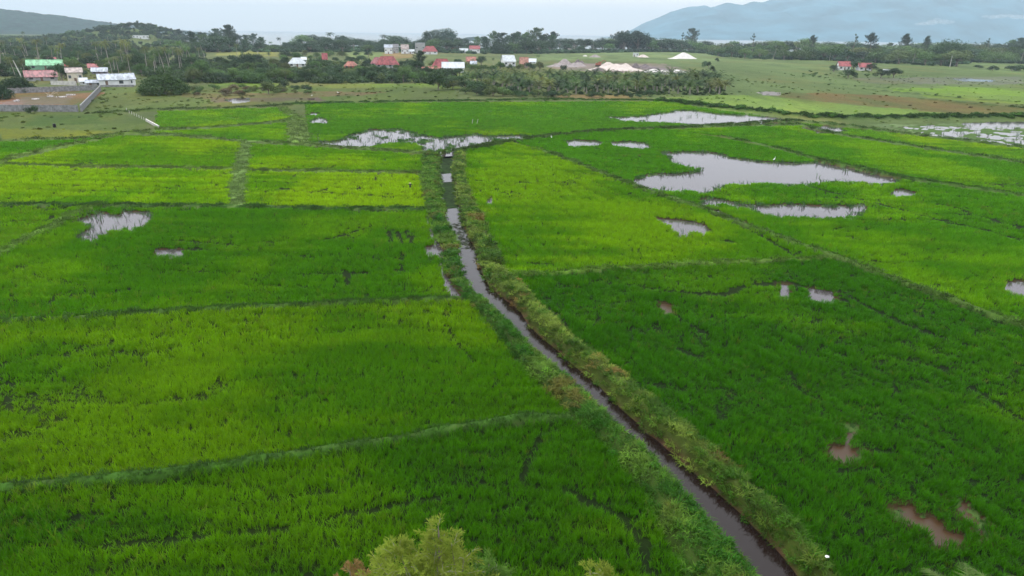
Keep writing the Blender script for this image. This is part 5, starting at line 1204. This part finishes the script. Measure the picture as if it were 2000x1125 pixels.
pole(921.5,243,233,'left of the two thin white sticks in the upper paddy', name='stick', cat='stick', r=.06, arm=False, lean=.3)
pole(930.5,243,233,'right of the two thin white sticks in the upper paddy', name='stick', cat='stick', r=.06, arm=False, lean=.45)
pole(47,160,120,'bare whitish leaning trunk beside the faded red roof', name='bare_trunk', cat='trunk', r=.2, arm=False, lean=-2.6)
M_shirt = simple('dark_cloth', (.04,.045,.04), .9, .2, 3, .1)
# scarecrow
x, y, _ = at(801.5, 372); e = link('scarecrow', None, loc=(x, y, 0), scale=(.75, .75, .75)); tag(e, 'small dark scarecrow on a stake in the lime paddy left of the canal', 'scarecrow')
mb = MB(); mb.tube([(0,0,-.1),(0,0,1.5)], [.03,.03], 6); mb.tube([(-.45,0,1.2),(.45,0,1.2)], [.025,.025], 6); mb.build('stake', M_timber, e)
mb = MB(); mb.tube([(0,0,.65),(0,0,1.0),(0,0,1.3)], [.2,.17,.1], 8); mb.tube([(-.42,0,1.18),(0,0,1.25),(.42,0,1.18)], [.07,.1,.07], 8); mb.build('shirt', M_shirt, e)
mb = MB(); mb.tube([(0,0,1.3),(0,0,1.42),(0,0,1.55)], [.06,.12,.06], 8); mb.tube([(0,0,1.5),(0,0,1.56)], [.24,.05], 10); mb.build('head', M_timber, e)
# barrel
x, y, _ = at(107, 249); e = link('barrel', None, loc=(x, y, 0)); tag(e, 'black plastic barrel in the weedy plot at left', 'barrel')
mb = MB(); mb.tube([(0,0,-.1),(0,0,.1),(0,0,.45),(0,0,.85)], [.3,.33,.36,.31], 14); mb.build('drum', M_black, e)
mb = MB(); mb.tube([(0,0,.851),(0,0,.9)], [.27,.27], 14); mb.build('lid', M_black, e)
# egrets
M_beak = simple('beak', (.5,.35,.08), .5, .1, 5, 0)
def egret(px, base, s, label, rz=0, group=None):
    x, y, _ = at(px, base); e = link('egret', None, loc=(x, y, gh(x, y) if base < 300 else -.12), rz=rz, scale=(s, s, s)); tag(e, label, 'bird', group)
    mb = MB(); mb.tube([(-.32,0,.42),(-.2,0,.47),(0,0,.52),(.16,0,.58),(.22,0,.7),(.17,0,.84),(.24,0,.95),(.31,0,.96)], [.02,.07,.11,.08,.04,.03,.04,.02], 9); b_ = mb.build('body', M_feather, e)
    mb = MB(); mb.tube([(.30,0,.96),(.44,0,.93)], [.018,.004], 6); mb.build('beak', M_beak, e)
    for k in (-.04, .04): mb = MB(); mb.tube([(0,k,.45),(.02,k,.22),(0,k,0)], [.015,.012,.012], 5); mb.build('leg', M_black, e)
egret(1511.5, 315, 1.0, 'white egret wading near the far shore of the largest pond', .6)
egret(1077, 272, .9, 'white egret on the curved grassy bank', 2.0)
egret(609, 190, 1.1, 'white bird on the olive pasture, left of two', 1.0)
egret(660, 184, 1.1, 'white bird on the olive pasture, right of two', 3.0)
# white rag and stone at the bottom of the bank
def lump(name, px, py, s, m, label, cat, z=None, seed=0, sc=(1, .7, .5)):
    r_ = np.random.default_rng(seed); x, y, _ = at(px, py, .3); import bmesh
    bm = bmesh.new(); bmesh.ops.create_icosphere(bm, subdivisions=3, radius=1.0)
    for v in bm.verts: v.co *= 1+.35*math.sin(v.co.x*4+seed)*math.cos(v.co.y*5+seed)+.2*math.sin(v.co.z*7+v.co.x*3); v.co = Vector((v.co.x*s*sc[0], v.co.y*s*sc[1], v.co.z*s*sc[2]))
    me = bpy.data.meshes.new(name); bm.to_mesh(me); bm.free(); me.materials.append(m); o = link(name, me, loc=(x, y, gh(x, y)+(.55 if z is None else z))); tag(o, label, cat); return o
lump('plastic_bag', 1612, 1104, .08, M_feather, 'crumpled white plastic bag on the right bank near the bottom', 'bag', seed=1)
lump('stone', 1462, 1110, .12, M_rub, 'pale stone at the water edge near the bottom of the canal', 'stone', z=-.1, seed=2)
lump('stone', 1089, 681, .3, M_rub, 'pale clod of dry mud halfway down the right bank', 'stone', z=-.25, seed=3, sc=(1,.8,.3))
lump('stone', 1232, 812, .3, M_rub, 'broad pale slab of dry mud low on the right bank', 'stone', z=-.25, seed=4, sc=(1.3,.9,.25))
# ------------------------------------------------------------------ near trees at the bottom of the view
M_fine = leaf_mat('feathery_leaf', (.24,.31,.04), transl=.4, var=.35, vscale=1.3)
M_fineg = leaf_mat('green_feathery_leaf', (.10,.20,.03), transl=.35, var=.3, vscale=1.3)
def near_tree(name, Y, trunk_px, blobs, nl, leaf, m, label, seed, cat='tree'):
    r_ = np.random.default_rng(seed); b0 = at_depth(trunk_px, 1200, Y); x0 = b0[0]; e = link(name, None, loc=(x0, Y, gh(x0, Y))); tag(e, label, cat)
    B_ = []; s = 0
    for px, py, rp, dy in blobs:
        c = at_depth(px, py, Y+dy); mp_ = np.linalg.norm(c-np.array([0, 0, CAM_H]))*.94/FPX; B_.append((c-np.array([x0, Y, 0]), rp*mp_)); s += (rp*mp_)**2
    mb = MB(); top = max(B_, key=lambda q: q[0][2]); zt = top[0][2]
    mb.tube([(0,0,-.4),(.1,0,zt*.35),(top[0][0]*.5,top[0][1]*.5,zt*.7),(top[0][0],top[0][1],zt+top[1]*.6)], [.16,.12,.06,.012], 8)
    for c, rr_ in B_: limb(mb, (0,0,max(.8, zt*.35)), tuple(c), .05, .012, r_, .05, 4)
    C_ = []; D_ = []; Tw = MB()
    for c, rr_ in B_:
        ns = max(4, int(nl*(rr_**2)/s/42))
        for k in range(ns):
            u = r_.normal(size=3); u /= np.linalg.norm(u); u[2] = abs(u[2])*.9-.25
            st = c+u*rr_*r_.uniform(.05, .7)*np.array([1, 1, .9]); dr = u*.8+np.array([0, 0, .55])+r_.normal(0, .25, 3); dr /= np.linalg.norm(dr); L = rr_*r_.uniform(.4, .8)+.22
            mid = st+dr*L*.6; tip = st+dr*L+np.array([0, 0, -.22*L])
            if k % 4 == 0: Tw.tube([tuple(st), tuple(mid), tuple(tip)], [.008, .006, .003], 3)
            tt = r_.uniform(0, 1, 42)[:, None]; P_ = st*(1-tt)**2+2*mid*tt*(1-tt)+tip*tt**2
            o = r_.normal(size=(42, 3)); o /= np.linalg.norm(o, axis=1)[:, None]
            dd = dr*.9+o*.75; dd /= np.linalg.norm(dd, axis=1)[:, None]
            C_.append(P_+o*.03); D_.append(dd)
    C_ = np.vstack(C_); D_ = np.vstack(D_); n = len(C_); q = np.cross(D_, r_.normal(size=(n, 3))); q /= np.linalg.norm(q, axis=1)[:, None]
    ln = leaf*r_.uniform(.6, 1.4, n)[:, None]; v = np.stack([C_, C_+D_*ln*.45+q*ln*.08, C_+D_*ln+np.array([0, 0, -.15])*ln, C_+D_*ln*.45-q*ln*.08], 1).reshape(-1, 3)
    t_ = mb.build('trunk', M_bark, e); Tw.build('twigs', M_palmbark, e); link('crown', mesh_np('crown', v, np.arange(4*n).reshape(-1, 4), m), e); return e
near_tree('feathery_tree', 16.5, 862, [(856,1032,18,0),(850,1052,26,.2),(882,1062,20,-.1),(862,1080,38,0),(820,1082,30,.3),(778,1082,24,0),(748,1082,22,.2),(742,1104,20,0),(790,1108,40,-.3),(850,1118,48,-.3),(905,1092,26,.2),(905,1122,30,.3),(765,1135,42,.2),(840,1160,70,-.2),(920,1165,50,0),(760,1190,60,0),(850,1230,80,0)], 24000, .15, M_fine, 'yellow green feathery tree rising into the bottom edge of the view', 501)
near_tree('feathery_shrub', 17.2, 955, [(955,1115,24,0),(935,1125,22,.1),(970,1130,22,0),(950,1160,40,0),(945,1210,50,0)], 7000, .15, M_fineg, 'small bright green feathery shrub right of the yellow green tree', 502, 'shrub')
near_tree('leafy_sapling', 17.5, 1168, [(1152,1118,10,0),(1176,1120,12,0),(1165,1140,26,0),(1165,1185,40,0)], 3500, .16, M_fine, 'tip of an olive sapling just cut by the bottom edge', 503, 'sapling')
near_tree('dry_shrub', 17.0, 688, [(684,1118,12,0),(700,1128,14,0),(690,1160,34,0)], 2600, .15, leaf_mat('dry_leaf', (.25,.16,.06), transl=.2, var=.3), 'reddish dry twigs at the bottom edge left of the yellow green tree', 504, 'shrub')
# palm tops at lower right
M_frond = leaf_mat('palm_frond', (.08,.13,.03), transl=.25, var=.3, vscale=1.5)
def near_palm(px, py, Y, FL, nf, label, seed, upr=1.2):
    r_ = np.random.default_rng(seed); c = at_depth(px, py, Y); e = link('palm', None, loc=(c[0], Y, gh(c[0], Y))); h = c[2]-gh(c[0], Y); tag(e, label, 'palm tree')
    mb = MB(); mb.tube([(0,0,-.4),(.05,0,h*.5),(0,0,h)], [.16,.13,.11], 9); mb.build('trunk', M_palmbark, e)
    V_ = []; F_ = []
    for i in range(nf):
        a = 2.4*i+r_.uniform(-.3, .3); el = upr-.9*i/nf+r_.normal(0, .1); L = FL*r_.uniform(.8, 1.1); p = np.array([0, 0, h]); ns = 16; sl = L/ns
        ax = np.array([math.cos(a), math.sin(a), 0]); side = np.array([-math.sin(a), math.cos(a), 0]); pts = [p.copy()]
        for k in range(ns): p = p+sl*(ax*math.cos(el)+np.array([0, 0, math.sin(el)])); el -= .06+.06*k/ns; pts.append(p.copy())
        for k in range(ns):
            w_ = side*(.02*(1-k/ns)+.004); q = len(V_); V_ += [pts[k]-w_, pts[k]+w_, pts[k+1]+w_*.9, pts[k+1]-w_*.9]; F_ += [(q, q+1, q+2), (q, q+2, q+3)]
            t_ = (k+.5)/ns; ll = .62*FL/2.6*math.sin(math.pi*min(.97, .15+t_*.83))**.6
            for sub in (0, .33, .66):
                for sg in (-1, 1):
                    b0 = pts[k]*(1-sub)+pts[k+1]*sub; b1 = b0+(pts[k+1]-pts[k])*.22; tip = b0+side*sg*ll*r_.uniform(.8, 1.1)+(pts[k+1]-pts[k])*r_.uniform(1.5, 2.5)+np.array([0, 0, -ll*r_.uniform(.1, .5)])
                    q = len(V_); V_ += [b0, b1, tip]; F_.append((q, q+1, q+2))
    link('fronds', mesh_np('fronds', np.array(V_), np.array(F_), M_frond), e)
near_palm(1885, 1200, 19.5, 2.3, 13, 'young palm with arching fronds at the bottom right corner', 510)
near_palm(1975, 1205, 19.0, 2.0, 11, 'second palm crown cut by the bottom right corner', 511)

# ------------------------------------------------------------------ clouds on the mountain
M_cloud = bpy.data.materials.new('cloud'); M_cloud.use_nodes = True; t = M_cloud.node_tree; t.nodes.clear()
o_ = N(t, 'ShaderNodeOutputMaterial'); pv = N(t, 'ShaderNodeVolumePrincipled'); pv.inputs['Color'].default_value = (1, 1, 1, 1); pv.inputs['Density'].default_value = .006; t.links.new(pv.outputs[0], o_.inputs['Volume'])
def cloud(blobs, Y, label, seed):
    import bmesh
    r_ = np.random.default_rng(seed); bm = bmesh.new()
    for px, py, rx, rz_ in blobs:
        c = at_depth(px, py, Y+r_.uniform(-60, 60)); s = Y/FPX; m_ = Matrix.Translation(Vector(c)) @ Matrix.Diagonal((rx*s, rx*s*.6, rz_*s, 1))
        bmesh.ops.create_icosphere(bm, subdivisions=3, radius=1.0, matrix=m_)
    me = bpy.data.meshes.new('cloud'); bm.to_mesh(me); bm.free(); me.materials.append(M_cloud); o = link('cloud', me); tag(o, label, 'cloud', 'low clouds on the mountain', 'stuff')
cloud([(1793,47,8,2.5),(1805,46,10,3.5),(1820,44,11,5),(1832,41,8,5),(1845,43,10,4.5),(1856,43,9,3),(1828,38,6,3)], 4700, 'small pale cloud clinging to the mountain, left one', 1)
cloud([(1925,32,8,2.5),(1940,33,11,3.5),(1955,32,10,4),(1970,31,10,3),(1985,33,12,4),(2005,33,14,4.5)], 4700, 'long thin pale cloud on the mountain at the right edge', 2)

# ------------------------------------------------------------------ air
hm = bpy.data.materials.new('haze'); hm.use_nodes = True; t = hm.node_tree; t.nodes.clear()
o_ = N(t, 'ShaderNodeOutputMaterial'); pv = N(t, 'ShaderNodeVolumePrincipled'); pv.inputs['Color'].default_value = (.70, .87, 1.0, 1); pv.inputs['Density'].default_value = .00012; t.links.new(pv.outputs[0], o_.inputs['Volume'])
hb = MB(); hb.box((0, 0, 322), (40400, 40400, 656)); o = hb.build('haze', hm); tag(o, 'pale blue haze over the whole plain', 'haze', kind='stuff')
SC.cycles.use_adaptive_sampling = True; SC.cycles.adaptive_threshold = 0.005
SC.cycles.use_denoising = True; SC.cycles.denoiser = 'OPENIMAGEDENOISE'; SC.cycles.denoising_prefilter = 'ACCURATE'
for o in SC.objects:
    if o.get('label') and len(o['label'].replace('-', ' ').split()) > 16: print('LONG', o['label'])
